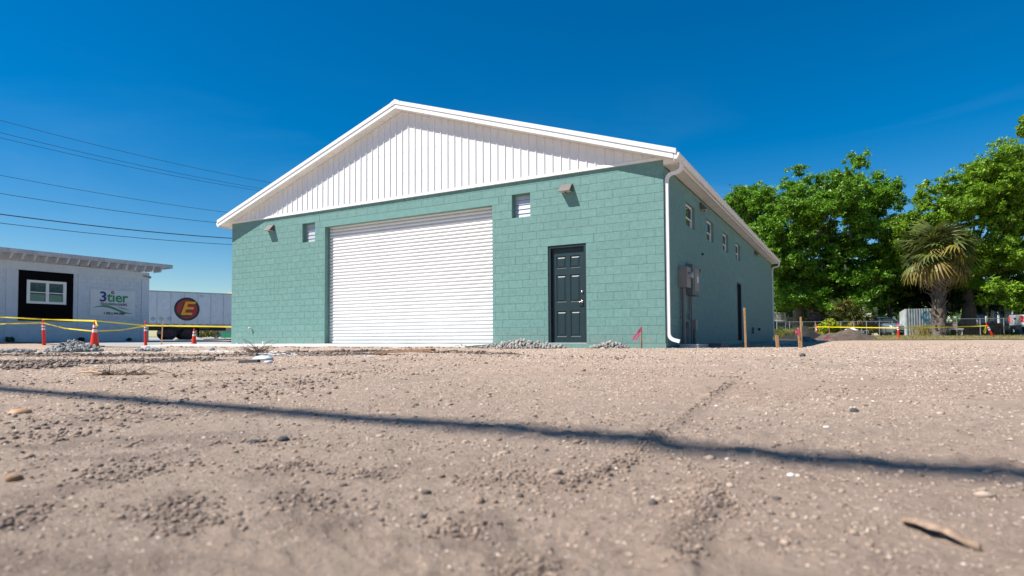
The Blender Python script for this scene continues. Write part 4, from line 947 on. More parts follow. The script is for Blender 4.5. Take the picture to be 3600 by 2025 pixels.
m = MB(); core_boxes(m, -.35, 1.91, 1.09, 3.45, [(-.04, 1.60, 1.905, 3.01)], lambda m, a, b_, c, d: m.box(WX-.011, WX+.02, a, b_, c, d)); m.build('black_panel', M['blackpaint'], wb)
win = MB(); 
for (a, b_, c, d) in ((-.04, .09, 1.905, 3.01), (1.47, 1.60, 1.905, 3.01), (.09, 1.47, 2.90, 3.01), (.09, 1.47, 1.905, 2.01), (.74, .86, 2.01, 2.90)): win.box(WX-.05, WX+.04, a, b_, c, d)
win.box(WX-.04, WX+.03, .09, .74, 2.42, 2.46); win.box(WX-.04, WX+.03, .86, 1.47, 2.42, 2.46)
wn = win.build('window', M['white_trim'], wb)
for (a, b_) in ((.09, .74), (.86, 1.47)):
    m = MB(); m.box(WX-.03, WX-.02, a, b_, 2.46, 2.90); m.build('pane', M['glassgreen'], wn)
    m = MB(); m.box(WX-.034, WX-.026, a, b_, 2.01, 2.42); m.build('pane', M['glass'], wn)
m = MB(); m.box(WX-9.5, WX+.9, yA-1, yB+.72, 4.17, 4.29); m.build('roof', M['paintwhite'], wb)
m = MB(); m.box(WX+.9, WX+.93, yA-1, yB+.75, 4.10, 4.30); m.box(WX-9.5, WX+.9, yB+.72, yB+.75, 4.10, 4.30); m.build('fascia', M['fascia_grey'], wb)
m = MB(); m.box(WX+.0, WX+.89, yA-1, yB+.7, 4.145, 4.168); m.build('eave_boards', M['paintwhite'], wb)
m = MB(); m.add([(0, -.03, 0), (.62, -.03, 0), (.86, -.03, .27), (0, -.03, .27), (0, .03, 0), (.62, .03, 0), (.86, .03, .27), (0, .03, .27)], [(0, 1, 2, 3), (7, 6, 5, 4), (0, 4, 5, 1), (1, 5, 6, 2), (2, 6, 7, 3)])
rt_ = m.mesh('rafter_tail', M['paintwhite'])
y = yB+.25
while y > yA: link('rafter_tail', rt_, wb, (WX+.013, y, 3.87)); y -= .455
m = MB(); m.tube([(0, 0, 0), (0, 0, .28)], .07, 8); m.build('roof_vent_pipe', M['pvc'], wb, (WX-1.5, 1.8, 4.29))
m = MB(); m.bar((0, 0, 0), (.12, .25, -.06), .05, .05); m.tube([(.12, .25, -.06), (.14, .34, -.08)], .06, 8); m.build('wall_camera', M['boxgrey'], wb, (WX+.02, 5.3, 3.66))
# banner
bn = thing('banner', 'white vinyl banner with green and blue lettering and a wave, on the white wall', 'banner', (WX+.022, 3.79, 2.085))
m = MB(); NX = 12; vs = [(.004*math.sin(i*1.3), -1.105+2.21*i/NX, z) for z in (-.672, .672) for i in range(NX+1)]; m.add(vs, [(i, i+1, NX+2+i, NX+1+i) for i in range(NX)]); m.build('banner_sheet', M['banner'], bn, fix=False)
RB = (PI/2, 0, PI/2)
text_obj('3', .72, M['navy'], bn, (.016, -.50, .29), RB, bold=.014, sx=1.08)
text_obj('t\u0131er', .72, M['greenprint'], bn, (.016, .20, .29), RB, bold=.014, sx=1.0)
text_obj('TECHNOLOGIES', .165, M['maroon'], bn, (.016, .02, -.065), RB, sx=1.0, space=1.1, bold=.004)
text_obj('TM', .035, M['maroon'], bn, (.016, .70, .05), RB)
text_obj('1 (321) 594-7681', .155, M['ink'], bn, (.016, .06, -.54), RB, sx=.98, bold=.006)
m = MB(); nn_ = 24
cv = [(-.96+1.94*i/nn_, -.27+.13*math.sin(2*PI*(i/nn_*.80+.02))-.12*(i/nn_)) for i in range(nn_+1)]
wd = [.006+.050*math.sin(PI*i/nn_) for i in range(nn_+1)]
m.add([(.016, p[0], p[1]+s_*wd[i]) for s_ in (-1, 1) for i, p in enumerate(cv)], [(i, i+1, nn_+2+i, nn_+1+i) for i in range(nn_)]); m.build('wave_print', M['greenprint'], bn, fix=False)
for (o0, o1, zz, am) in ((.15, .62, -.215, .03), (.38, .85, -.275, .025)):
    m = MB(); cv = [(o0+(o1-o0)*i/14, zz+am*math.sin(2*PI*i/14)-.03*i/14) for i in range(15)]; m.add([(.017, p[0], p[1]+s_*.012*math.sin(PI*(i+.3)/14.6)) for s_ in (-1, 1) for i, p in enumerate(cv)], [(i, i+1, 16+i, 15+i) for i in range(14)]); m.build('ripple_print', M['navy'], bn, fix=False)
def disc(m, c, r0, r1, a0, a1, x, n=18):
    vs = [(x, c[0]+r*math.cos(a0+(a1-a0)*i/n), c[1]+r*math.sin(a0+(a1-a0)*i/n)) for r in (r0, r1) for i in range(n+1)]; m.add(vs, [(i, i+1, n+2+i, n+1+i) for i in range(n)])
for c_, a0, a1 in (('navy', .9, 3.1), ('redprint', 3.3, 5.0), ('greenprint', 5.2, 7.0)):
    m = MB(); disc(m, (-.045, .545), .03, .085, a0, a1, .016); m.build('logo_arc', M[c_], bn, fix=False)

# weeds at wall foot
def foliage_blob(P, R, n, size, squash=1.0):
    """n random leaf quads on/in an ellipsoid"""
    d = rng.normal(size=(n, 3)); d /= np.linalg.norm(d, axis=1)[:, None]; r = R*(.55+.45*rng.random(n)**.5)
    c = np.asarray(P)+d*r[:, None]*np.array([1, 1, squash]); return c, d
def leaf_quads(C, D, size, elong=1.5):
    n = len(C); nrm = D+rng.normal(size=(n, 3))*.8+np.array([0, 0, .45]); nrm /= np.linalg.norm(nrm, axis=1)[:, None]
    t = np.cross(nrm, rng.normal(size=(n, 3))); t /= np.linalg.norm(t, axis=1)[:, None]; b_ = np.cross(nrm, t)
    s_ = size*rng.uniform(.6, 1.35, n)[:, None]
    v = np.stack([C-t*s_*.55*elong-b_*s_*.3, C+t*s_*.75*elong, C+b_*s_*.75], 1).reshape(-1, 3)
    f = np.arange(3*n).reshape(-1, 3); return v, f
def leaves_obj(name, CD, size, mat, parent=None, elong=1.5):
    C = np.concatenate([c for c, d in CD]); D = np.concatenate([d for c, d in CD]); v, f = leaf_quads(C, D, size, elong)
    return link(name, np_mesh(name, v, f, mat), parent)
for (yy, r_, lb) in ((-.7, .16, 'dark weed tuft at the foot of the white wall below the left pilaster'), (2.25, .13, 'low weed tuft under the banner pilaster'), (4.55, .10, 'small weed by the right end of the white wall')):
    o = leaves_obj('weed_tuft', [foliage_blob((0, 0, 0), r_, 120, .05, .8)], .06, M['darkleaf']); o.location = (WX+.15, yy, .16+r_*.3); tag(o, lb, 'weed')

# ---------------------------------------------------------------- trailer
ta, tb_ = Vector((-45.9, 14.8, 0)), Vector((-43.8, 20.8, 0)); td = (tb_-ta).normalized(); trz = math.atan2(td.y, td.x)
tr = thing('semi_trailer', 'long white box trailer with a round red emblem parked behind the offices', 'trailer', (ta.x, ta.y, .155), trz)
Zb, Zt = 1.22, 4.03   # local x along trailer, -y faces camera side
m = MB(); m.box(-1.5, 14.0, .02, 2.55, Zb, Zt); m.build('trailer_body', M['rail'], tr)
pwid = 1.02; x_ = -1.5
while x_ < 13.9:
    m = MB(); m.box(x_+.02, min(x_+pwid-.02, 14), -.004, .018, Zb+.12, Zt-.1); m.build('side_panel', M['trailer'], tr); m = MB(); m.box(x_-.02, x_+.02, -.018, .018, Zb+.12, Zt-.1); m.build('panel_post', M['rail'], tr); x_ += pwid
m = MB(); m.box(-1.5, 14, -.02, .018, Zt-.098, Zt+.01); m.build('top_rail', M['rail'], tr)
m = MB(); m.box(-1.5, 14, -.025, .018, Zb-.08, Zb+.118); m.build('bottom_rail', M['rail'], tr)
x_ = -1.3
while x_ < 13.8:
    m = MB(); m.box(x_, x_+.28, -.03, -.026, Zb+.04, Zb+.10); m.build('reflector', M['red'], tr); x_ += .62
m = MB(); m.box(-1.5, 6, .5, 2.1, .8, Zb-.08); m.build('underframe', M['black'], tr); m = MB(); m.box(1.0, 3.6, .6, 2.0, .5, .8); m.build('axle_frame', M['black'], tr)
for yy in (.3, 2.0): m = MB(); m.box(11.5, 11.7, yy, yy+.2, .1, Zb); m.build('landing_leg', M['black'], tr)
ztw = M['black']
for wx in (1.55, 2.95):
    for yy in (.12, 2.2):
        m = MB(); lathe(m, (wx, yy, .52), [(.24, .02), (.46, 0), (.52, .04), (.52, .26), (.46, .30), (.24, .28)], 'y', 28); w_ = m.build('wheel', M['black'], tr, smooth=True)
        m = MB(); lathe(m, (wx, yy+.03, .52), [(0, .10), (.1, .08), (.12, .0), (.2, .06), (.24, .0)], 'y', 20); m.build('wheel_hub', M['maroon'], w_, smooth=True)
m = MB(); m.box(3.75, 3.78, .1, .7, .25, 1.1); m.build('mud_flap', M['black'], tr)
# emblem
ex, ez = 2.35+.05, 2.35
def discm(r, x0, z0, y, mat, name, n=40):
    m = MB(); m.add([(x0+r*math.cos(2*PI*k/n), y, z0+r*1.0*math.sin(2*PI*k/n)) for k in range(n)], [tuple(range(n))]); return m.build(name, M[mat], tr, fix=False)
EO = z1p(2016, 818, 50); 
def on_trailer(a, b_):  # intersect view ray with trailer side plane
    r = fz(a/3.067, 820+b_/3.067, 1.0)-CAM; nrm = Vector((td.y, -td.x, 0)); t = (ta-CAM).dot(nrm)/r.dot(nrm); p = CAM+r*t; return (p-ta).dot(td), p.z-.155
ex, ez = on_trailer(2016, 818); ex0, _ = on_trailer(1885, 818); ex1, _ = on_trailer(2148, 818); _, ezt = on_trailer(2016, 693); rE = (ezt-ez); 
discm(rE, ex, ez, -.022, 'ink', 'emblem_ring'); discm(rE*.80, ex, ez, -.026, 'redprint', 'emblem_disc')
text_obj('E', rE*1.75, M['ink'], tr, (ex-.19, -.030, ez-.07), (PI/2, 0, 0), 'emblem_letter_shadow', bold=.045, shear=.26, sx=1.22)
text_obj('E', rE*1.62, M['goldprint'], tr, (ex-.10, -.036, ez), (PI/2, 0, 0), 'emblem_letter', bold=.03, shear=.26, sx=1.22)
for a in (1650, 1738, 1826):
    px_, pz_ = on_trailer(a, 920); m = MB(); r_ = .17
    m.add([(px_+q*r_*c_, -.027, pz_+q*r_*s_) for q in (1, .82) for c_, s_ in ((1, 0), (0, 1), (-1, 0), (0, -1))], [(k, (k+1) % 4, 4+(k+1) % 4, 4+k) for k in range(4)]); m.box(px_-.09, px_+.09, -.028, -.026, pz_-.012, pz_+.012); m.build('placard_outline', M['ink'] if a != 1738 else M['pipe'], tr, fix=False)
for a in (2158, 2183):
    px_, pz_ = on_trailer(a, 677); discm(.045, px_, pz_, -.024, 'ink', 'marker_hole', 10)
# things behind/under trailer
fb = thing('far_warehouse', 'peach-roofed building edge just showing above the trailer', 'building', (-56, 30, 0), .15)
m = MB(); m.prism([(-4, 4.9), (8, 6.9), (20, 4.9)], 'y', 0, 12); m.build('roof', M['roofpeach'], fb); m = MB(); m.box(-3.8, 19.8, .3, 11.7, 0, 4.88); m.build('wall', M['concrete'], fb)
cdw = [foliage_blob((0, 0, 0), .8, 300, .1, .5) for _ in range(1)]
CD = []
for i in range(26): p = z1p(2150+i*18, 1085+random.uniform(-25, 12), 62+random.uniform(-2, 2)); CD.append(foliage_blob(p, .45, 140, .1, .7))
tag(leaves_obj('roadside_weeds', CD, .13, M['weed']), 'rough weeds beyond the lot seen under the trailer', kind='stuff')
p = z1p(2475, 1100, 60); m = MB(); m.box(-.6, .6, -.5, .5, -.25, .25); tag(m.build('green_bin', M['greenprint'], None, p, (0, 0, .5)), 'low green bin beyond the lot, by the green wall corner', 'bin')
p = z1p(2450, 1050, 61); m = MB(); m.box(-1.2, 1.2, -.5, .5, -.6, .5); m.box(-1.0, 1.0, -.4, .4, .5, .56); tag(m.build('dumpster', M['boxdark'], None, p, (0, 0, .5)), 'dark container standing behind the green bin', 'container')
# railings lines on lot (parking blocks)
for (v0, lb) in ((1168, 'far dark steel parking rail lying on the lot left of the green wall'), (1186, 'near dark steel parking rail lying on the lot left of the green wall')):
    a = z1p(1900 if v0 > 1180 else 2200, v0-18, 40 if v0 > 1180 else 48); b_ = z1p(2485, v0-14, 33 if v0 > 1180 else 40)
    a.z = float(lotz(np.array([a.x]), 0)[0])+.03; b_.z = float(lotz(np.array([b_.x]), 0)[0])+.03
    m = MB(); m.bar(a, b_, .1, .08); tag(m.build('parking_rail', M['black']), lb, 'rail')

# ---------------------------------------------------------------- overhead wires and poles
LX = -36.5
def wire(v0, v1, u1, r, lb, kx=0.0):
    def hit(u, v_):
        rr = fz(u, v_, 1.0)-CAM; t = (LX+kx-CAM.x)/rr.x; return CAM+rr*t
    a, b_ = hit(0, v0), hit(u1, v1); s0 = a.y; s1 = b_.y; cur = .0026
    pts = []
    for i in range(60):
        y_ = -32+i*(110/59); t = (y_-s0)/(s1-s0); z = a.z+(b_.z-a.z)*t+cur*(y_-s0)*(y_-s1); pts.append((LX+kx, y_, z))
    m = MB(); m.tube(pts, r, 5); tag(m.build('power_line', M['wire']), lb, 'wire', 'overhead wires left of the building')
wire(423, 644, 962, .013, 'topmost thin overhead wire crossing the sky at left')
wire(466, 665, 930, .013, 'second overhead wire from the top, close above the third', .3)
wire(484, 672, 920, .013, 'third overhead wire from the top, close below the second', -.3)
wire(616, 748, 810, .013, 'fourth overhead wire, alone in the middle of the sky')
wire(680, 783, 764, .016, 'fifth overhead wire, ending at the roof edge tip')
wire(753, 838, 816, .030, 'thick black cable, boldest of the overhead lines')
wire(784, 860, 816, .018, 'lowest overhead wire, just under the thick cable')
m = MB(); m.tube([(-38+i*78/40, -19.02-.018*(-38+i*78/40+2.4), 12.0+.0006*((-38+i*78/40)-1)**2) for i in range(41)], .068, 8)
tag(m.build('service_cable', M['wire']), 'thick bundled cable overhead whose shadow crosses the foreground dirt', 'wire')
m = MB(); m.add([(-.12, 0, 0), (0, .02, .02), (.12, 0, .03), (0, -.05, -.01), (-.02, .0, -.22), (.03, .0, -.2)], [(0, 3, 1), (1, 3, 2), (1, 4, 5)]); tag(m.build('bird', M['black'], None, at(231.5, 578, 60)), 'tiny dark bird in flight beneath the thick cable', 'bird')

# ---------------------------------------------------------------- vegetation builders
def poly_blobs(outline, n, depth, rad_m, thick, seed):
    """outline: [(U, Vtop, Vbot)...] columns in photo px at the given depth; returns world blob centres"""
    r = random.Random(seed); U = [o[0] for o in outline]; pts = []
    tot = np.array([(outline[i+1][0]-outline[i][0])*((outline[i][2]-outline[i][1])+(outline[i+1][2]-outline[i+1][1]))/2 for i in range(len(outline)-1)]); cum = np.cumsum(tot)/tot.sum()
    for _ in range(n*6):
        if len(pts) >= n: break
        i = int(np.searchsorted(cum, r.random())); t = r.random(); u = U[i]+(U[i+1]-U[i])*t; a = outline[i][1]+(outline[i+1][1]-outline[i][1])*t; b_ = outline[i][2]+(outline[i+1][2]-outline[i][2])*t
        pr_ = rad_m*1.3975*0+rad_m*FPX/depth/1.3975
        R_ = r.uniform(.55, 1.1)*rad_m; k = R_/rad_m*pr_*.8
        if b_-a < 2*k: v_ = (a+b_)/2
        else: v_ = r.uniform(a+k, b_-k)
        e = min(1, (v_-a)/(120)+.25); dd = r.uniform(-1, 1)*thick*math.sqrt(max(.1, min(1, e)))
        pts.append((at(u, v_, depth+dd), R_))
    return pts
def tree(label, name, base, top, outline, n, depth, rad_m, thick, leaf, mat, seed, dens=260, trunk_r=.4, limbs=14, group=None, extra=None, moss=0):
    t = thing(name, label, 'tree', (base.x, base.y, base.z))
    blobs = poly_blobs(outline, int(n*1.22), depth, rad_m, thick, seed)
    if extra: blobs += [(at(u, v_, depth+dd), R_) for u, v_, dd, R_ in extra]
    L0 = Vector(t.location); CD = []
    for p, R_ in blobs:
        nn_ = int(dens*4.6*(R_/rad_m)**2); leaf_ = leaf*.74
        # each blob is itself a few ragged sprays
        for s_ in range(13):
            off = Vector((random.gauss(0, 1), random.gauss(0, 1), random.gauss(0, .8)))*R_*.58; sp_ = R_*random.uniform(.14, .36)
            cc_ = np.asarray(p+off-L0); tw = rng.normal(size=3)*np.array([1, 1, .5]); tw /= np.linalg.norm(tw); m_ = nn_//13
            CD.append((cc_+rng.normal(size=(m_, 3))*sp_*np.array([.62, .62, .42])+rng.normal(size=(m_, 1))*tw*sp_*.9, rng.normal(size=(m_, 3))+np.array([0, 0, .6])))
    leaves_obj('crown', CD, leaf_, mat, t)
    m = MB(); tp_ = top-L0; r = random.Random(seed+5)
    m.tube([(0, 0, -.3), tp_*.3+Vector((.1, .05, 0)), tp_*.65+Vector((-.1, 0, 0)), tp_], [trunk_r*1.25, trunk_r, trunk_r*.8, trunk_r*.5], 10)
    far = sorted(blobs, key=lambda b_: r.random())[:limbs]
    for p, R_ in far:
        q = p-L0; s0 = tp_*r.uniform(.55, 1.0); md = s0.lerp(q, .5)+Vector((r.gauss(0, .4), r.gauss(0, .4), r.gauss(.3, .3))); m.tube([s0, s0.lerp(md, .5)+Vector((0, 0, .15)), md, q], [trunk_r*.30, trunk_r*.22, trunk_r*.13, .025], 6)
    tw_ = MB()
    for k_ in range(limbs*3):
        p, R_ = r.choice(blobs); q = p-L0; d_ = Vector((r.gauss(0, 1), r.gauss(0, 1), r.gauss(.2, .7))).normalized(); tw_.tube([q-d_*R_*.9, q+Vector((r.gauss(0, .1), r.gauss(0, .1), 0)), q+d_*R_*1.0], [.035, .025, .010], 4)
    m.build('trunk', M['bark'], t, smooth=True); tag(tw_.build('twigs', M['bark'], t), kind='stuff')
    if moss:
        mm = MB()
        for k_ in range(moss):
            p, R_ = r.choice(blobs); q = p-L0+Vector((r.gauss(0, R_*.6), r.gauss(0, R_*.6), -R_*.5)); l = r.uniform(.4, 1.6)
            for j in range(5):
                o_ = Vector((r.gauss(0, .06), r.gauss(0, .06), 0)); mm.add([q+o_+Vector((-.02, 0, 0)), q+o_+Vector((.02, 0, 0)), q+o_+Vector((r.gauss(0, .05), 0, -l*r.uniform(.5, 1)))], [(0, 1, 2)])
        tag(mm.build('hanging_moss', M['moss'], t, fix=False), kind='stuff')
    return t
tree('big live oak with broad bushy crown directly right of the green building', 'oak_tree', at(2012, 838, 52), at(2005, 640, 52),
     [(1838, 500, 520), (1852, 470, 580), (1880, 448, 640), (1930, 452, 720), (1960, 458, 790), (1985, 425, 795), (2020, 418, 770), (2045, 438, 770), (2070, 410, 775), (2120, 400, 785), (2170, 402, 790), (2200, 440, 790), (2235, 440, 785), (2262, 470, 760), (2270, 560, 760), (2290, 600, 760)],
     190, 52, 1.0, 4.5, .17, M['oak'], 11, 330, .55, 22, extra=[(2150, 408, 1, .7), (2170, 404, 0, .6), (2010, 428, 1, .6), (1852, 500, 0, .6), (2252, 470, 0, .8), (2240, 500, 0, .9), (2180, 720, -3, 1.4), (2150, 740, -3, 1.2), (2205, 690, -3, 1.2), (1975, 600, -2, 1.2), (1900, 590, -2, 1.3)], moss=60)
tree('tall bright-leaved tree filling the right edge behind the palm', 'shade_tree', at(2432, 838, 50), at(2440, 660, 50),
     [(2275, 540, 600), (2300, 500, 640), (2330, 455, 660), (2360, 430, 680), (2400, 425, 720), (2440, 405, 740), (2470, 390, 750), (2500, 378, 760), (2540, 372, 780), (2576, 375, 790), (2700, 390, 760), (2820, 450, 740)],
     190, 48, 1.05, 4.5, .17, M['oak2'], 12, 330, .5, 22, extra=[(2525, 378, 0, .7), (2285, 570, -1, .9), (2290, 615, -1, 1.0)])
tree('slim dark-trunked tree between the sedan and the big oak', 'slim_tree', at(2237, 832, 54), at(2236, 720, 54),
     [(2195, 640, 740), (2230, 620, 745), (2270, 620, 730), (2300, 650, 720)], 34, 54, .9, 2, .15, M['oak'], 13, 260, .22, 8)
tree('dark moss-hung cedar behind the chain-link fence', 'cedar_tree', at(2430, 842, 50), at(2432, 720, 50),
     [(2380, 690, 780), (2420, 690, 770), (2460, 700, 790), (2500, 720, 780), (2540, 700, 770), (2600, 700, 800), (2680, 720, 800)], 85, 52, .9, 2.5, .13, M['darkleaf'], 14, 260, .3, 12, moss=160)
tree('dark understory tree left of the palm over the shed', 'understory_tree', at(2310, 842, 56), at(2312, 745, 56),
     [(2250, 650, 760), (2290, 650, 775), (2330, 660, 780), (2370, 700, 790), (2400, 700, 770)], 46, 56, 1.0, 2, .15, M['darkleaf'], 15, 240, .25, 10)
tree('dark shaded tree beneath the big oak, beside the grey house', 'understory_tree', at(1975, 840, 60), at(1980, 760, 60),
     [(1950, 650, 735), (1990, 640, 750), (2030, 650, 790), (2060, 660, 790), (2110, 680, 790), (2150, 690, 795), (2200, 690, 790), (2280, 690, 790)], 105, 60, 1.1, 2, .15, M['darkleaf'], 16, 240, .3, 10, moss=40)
# overhanging branch at upper right
o = thing('branch_tip', 'lone leafy branch tip poking in at the upper right edge', 'branch', at(2570, 325, 30))
CD = [foliage_blob(at(u, v_, 30)-Vector(o.location), r_, 130, .1, .8) for u, v_, r_ in ((2571, 322, .22), (2578, 300, .25), (2585, 330, .4), (2600, 315, .5), (2566, 335, .12), (2630, 330, .6))]
leaves_obj('leaves', CD, .12, M['oak2'], o)
m = MB(); L0 = Vector(o.location); m.tube([at(2680, 350, 30)-L0, at(2600, 325, 30)-L0, at(2568, 308, 30)-L0], [.05, .03, .008], 5); m.tube([at(2640, 370, 30)-L0, at(2585, 360, 30)-L0, at(2562, 355, 30)-L0], [.03, .015, .006], 5); m.build('twigs', M['bark'], o)
# far wood
CD = []
for i in range(170):
    u = random.uniform(1900, 2700); CD.append(foliage_blob(at(u, random.uniform(765, 832), 95+random.uniform(-6, 6)), random.uniform(1.0, 1.8), 150, .3, .9))
tag(leaves_obj('far_woods', CD, .34, M['farleaf']), 'pale sunlit far trees glimpsed between the trunks', kind='stuff')
CD = []
for i in range(60):
    u = random.uniform(2380, 2530); CD.append(foliage_blob(at(u, random.uniform(818, 842), 48.5), random.uniform(.25, .45), 130, .1, .8))
for i in range(30):
    u = random.uniform(1945, 2175); CD.append(foliage_blob(at(u, random.uniform(822, 838), 47.5), random.uniform(.3, .5), 120, .1, .8))
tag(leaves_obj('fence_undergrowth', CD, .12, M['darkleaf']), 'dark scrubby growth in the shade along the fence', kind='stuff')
# bushes
def bush(label, name, spots, size, mat, nl, d, cat='bush', extra=None):
    p0 = at(*spots[0][:2], d); base = Vector((p0.x, p0.y, .15)); t = thing(name, label, cat, base)
    leaves_obj('foliage', [foliage_blob(at(u, v_, d+random.uniform(-.4, .4))-base, r_, nl, size, .85) for u, v_, r_ in spots], size, mat, t)
    m = MB(); 
    for u, v_, r_ in spots: m.tube([(0, 0, -.2), at(u, v_, d)-base], [.03, .012], 5)
    m.build('stems', M['bark'], t)
    if extra: leaves_obj('blossom', [foliage_blob(at(u, v_, d-.6)-base, r_, 26, .1, .8) for u, v_, r_ in extra], .09, M['flower'], t)
    return t
bush('bright yellow-green bush behind the orange post', 'bush', [(2088, 815, .45), (2075, 822, .45), (2098, 826, .5), (2078, 834, .45), (2105, 836, .4), (2090, 840, .5), (2070, 842, .35), (2085, 812, .35)], .13, M['bushleaf'], 150, 43)
bush('loose flowering shrub with mauve blossom beside the oak trunk', 'flowering_shrub', [(2035, 800, .7), (2050, 782, .8), (2070, 800, .8), (2085, 795, .6), (2040, 770, .6), (2060, 812, .7), (2030, 812, .5)], .13, M['weed'], 130, 50,
     extra=[(u, v_, .25) for u, v_ in ((2038, 782), (2047, 797), (2058, 803), (2070, 798), (2077, 797), (2040, 800), (2064, 810), (2046, 808), (2086, 800), (2054, 790))])
# palms
def frond_mesh(name, mat, droop, seed, L_=.95, n=15):
    r = random.Random(seed); m = MB(); pet = .9
    m.tube([(0, 0, 0), (pet*.5, 0, .06), (pet, 0, 0)], [.022, .018, .012], 4)
    for i in range(n):
        a = (i/(n-1)-.5)*3.6; l = L_*(.75+.3*math.cos(a*.6))*r.uniform(.85, 1.1); w = .052
        dx_, dy_ = math.cos(a), math.sin(a); px_, py_ = -dy_, dx_; pts = []
        for k in range(4):
            t = k/3; z = -droop*t*t*l*(.7+.3*abs(a))+r.uniform(-.02, .02); q = (pet+dx_*l*t*(1-.25*droop*t), dy_*l*t*(1-.25*droop*t), z); ww_ = w*(1.0 if k < 2 else (.7 if k == 2 else .12)); pts.append(((q[0]-px_*ww_, q[1]-py_*ww_, q[2]+.01), (q[0]+px_*ww_, q[1]+py_*ww_, q[2])))
        m.add([p for pr2 in pts for p in pr2], [(2*k, 2*k+1, 2*k+3, 2*k+2) for k in range(3)])
    return m.mesh(name, mat)
FR = [frond_mesh('frond', M['frond'], .55, s_) for s_ in (1, 2)]; FY = [frond_mesh('frond', M['frond_y'], .9, s_) for s_ in (3, 4)]; FD = [frond_mesh('frond', M['frond_d'], 1.25, s_) for s_ in (5, 6)]
def palm(label, base, h, nf, sc, boots=True, name='palm_tree', skirt=True, tr_=.26):
    t = thing(name, label, 'palm', base); r = random.Random(int(base.x*10))
    if h > .5:
        m = MB(); m.tube([(0, 0, -.2), (0, 0, .15), (.03, 0, h*.4), (0, 0, h)], [tr_*1.5, tr_*1.2, tr_, tr_*.95], 12); m.build('trunk', M['palmbark'], t, smooth=True)
        if boots:
            bm_ = MB(); bm_.add([(-.09, 0, 0), (.09, 0, 0), (.05, .14, .34), (-.05, .14, .34), (-.05, .03, 0), (.05, .03, 0), (0, .20, .42)], [(0, 1, 2, 3), (0, 3, 4), (1, 5, 2), (4, 3, 2, 5), (3, 2, 6)])
            bmsh = bm_.mesh('leaf_boot', M['palmbark']); nb = int(h*20)
            for i in range(nb):
                z = .1+(h-.1)*i/nb; a = i*2.4; rr = tr_*(1.25 if z < .5 else 1.0); link('leaf_boot', bmsh, t, (math.cos(a)*rr*.9, math.sin(a)*rr*.9, z), (r.uniform(-.2, .3), r.uniform(-.35, .35), a-PI/2), (1.25, 1.35, r.uniform(.9, 1.4)))
    for i in range(nf):
        q = i/(nf-1); el = 1.25-2.35*q if skirt else 1.2-1.3*q; a = i*2.39996+r.uniform(-.2, .2)
        me_ = r.choice(FR if q < .6 else (FY if q < .8 else FD)) if skirt else r.choice(FR+FY[:1]); s_ = sc*r.uniform(.72, 1.15)*(.78 if q > .8 and skirt else 1)
        link('frond', me_, t, (0, 0, h+.3*(1-q)+r.uniform(-.25, .2)), (r.uniform(-.6, .6)*(1 if q < .7 else .4), -el+r.uniform(-.4, .4)*(1 if q < .7 else .4), a), (s_, s_*r.uniform(.7, 1), s_))
    return t
pb = at(2363, 848, 40); pb.z = .08
pl = palm('cabbage palm with boot-covered trunk and shaggy yellowing skirt', pb, 5.3, 104, 1.42, tr_=.36)
m = MB()
for k_ in range(26):
    a = random.uniform(0, 2*PI); z0_ = random.uniform(2.6, 4.8); d_ = Vector((math.cos(a), math.sin(a), 0)); m.tube([d_*.25+Vector((0, 0, z0_)), d_*random.uniform(.5, .95)+Vector((0, 0, z0_+random.uniform(.1, .8)))], [.025, .012], 4)
m.build('dead_leaf_stalks', M['frond_d'], pl)
for (u, v_, s_, h, lb) in ((2110, 826, .75, .5, 'clump of fan palmetto right of the yellow-green bush'), (2140, 818, .85, 1.0, 'tallest young fan palm in the palmetto thicket'), (2165, 830, .7, .4, 'low fan palmetto nearest the sedan'), (2122, 800, .8, 1.6, 'young fan palm standing behind the palmetto thicket')):
    p = at(u, v_, 47); p.z = .15; palm(lb, p, h, 26, s_, False, 'palmetto', False, .12)
# ground tufts near the far downspout
def tuft(label, u, v_, d, n, h, mat='weed', name='grass_tuft'):
    p = at(u, v_, d); m = MB(); r = random.Random(int(u))
    for i in range(n):
        a = r.uniform(0, 2*PI); b0 = Vector((r.gauss(0, .35), r.gauss(0, .2), 0)); l = h*r.uniform(.5, 1); w_ = .015; dr = Vector((math.cos(a)*.4, math.sin(a)*.4, 1)).normalized()
        q1 = b0+dr*l*.6; q2 = b0+dr*l+Vector((math.cos(a), math.sin(a), -.5))*l*.3; m.add([b0+Vector((-w_, 0, 0)), b0+Vector((w_, 0, 0)), q1+Vector((w_, 0, 0)), q1+Vector((-w_, 0, 0)), q2], [(0, 1, 2, 3), (3, 2, 4)])
    return tag(m.build(name, M[mat], None, p, fix=False), label, 'weeds')
tuft('tall weedy grass clump right behind the far downspout', 1968, 852, 38, 160, .95)
tuft('weedy grass clump left of the dark soil mound', 1985, 850, 41, 120, 1.0)
tuft('weeds between the dark mound and the brown mound', 2052, 850, 41, 90, .6)
tuft('spiky yucca-like plant beside the pickup bumper', 2546, 846, 41, 60, 1.0, 'darkleaf', 'spiky_plant')
tuft('dry scrub standing in front of the metal shed', 2325, 846, 43, 110, 1.3, 'dryleaf')
tuft('green weeds at the palm foot, right side', 2392, 846, 42, 60, .7)
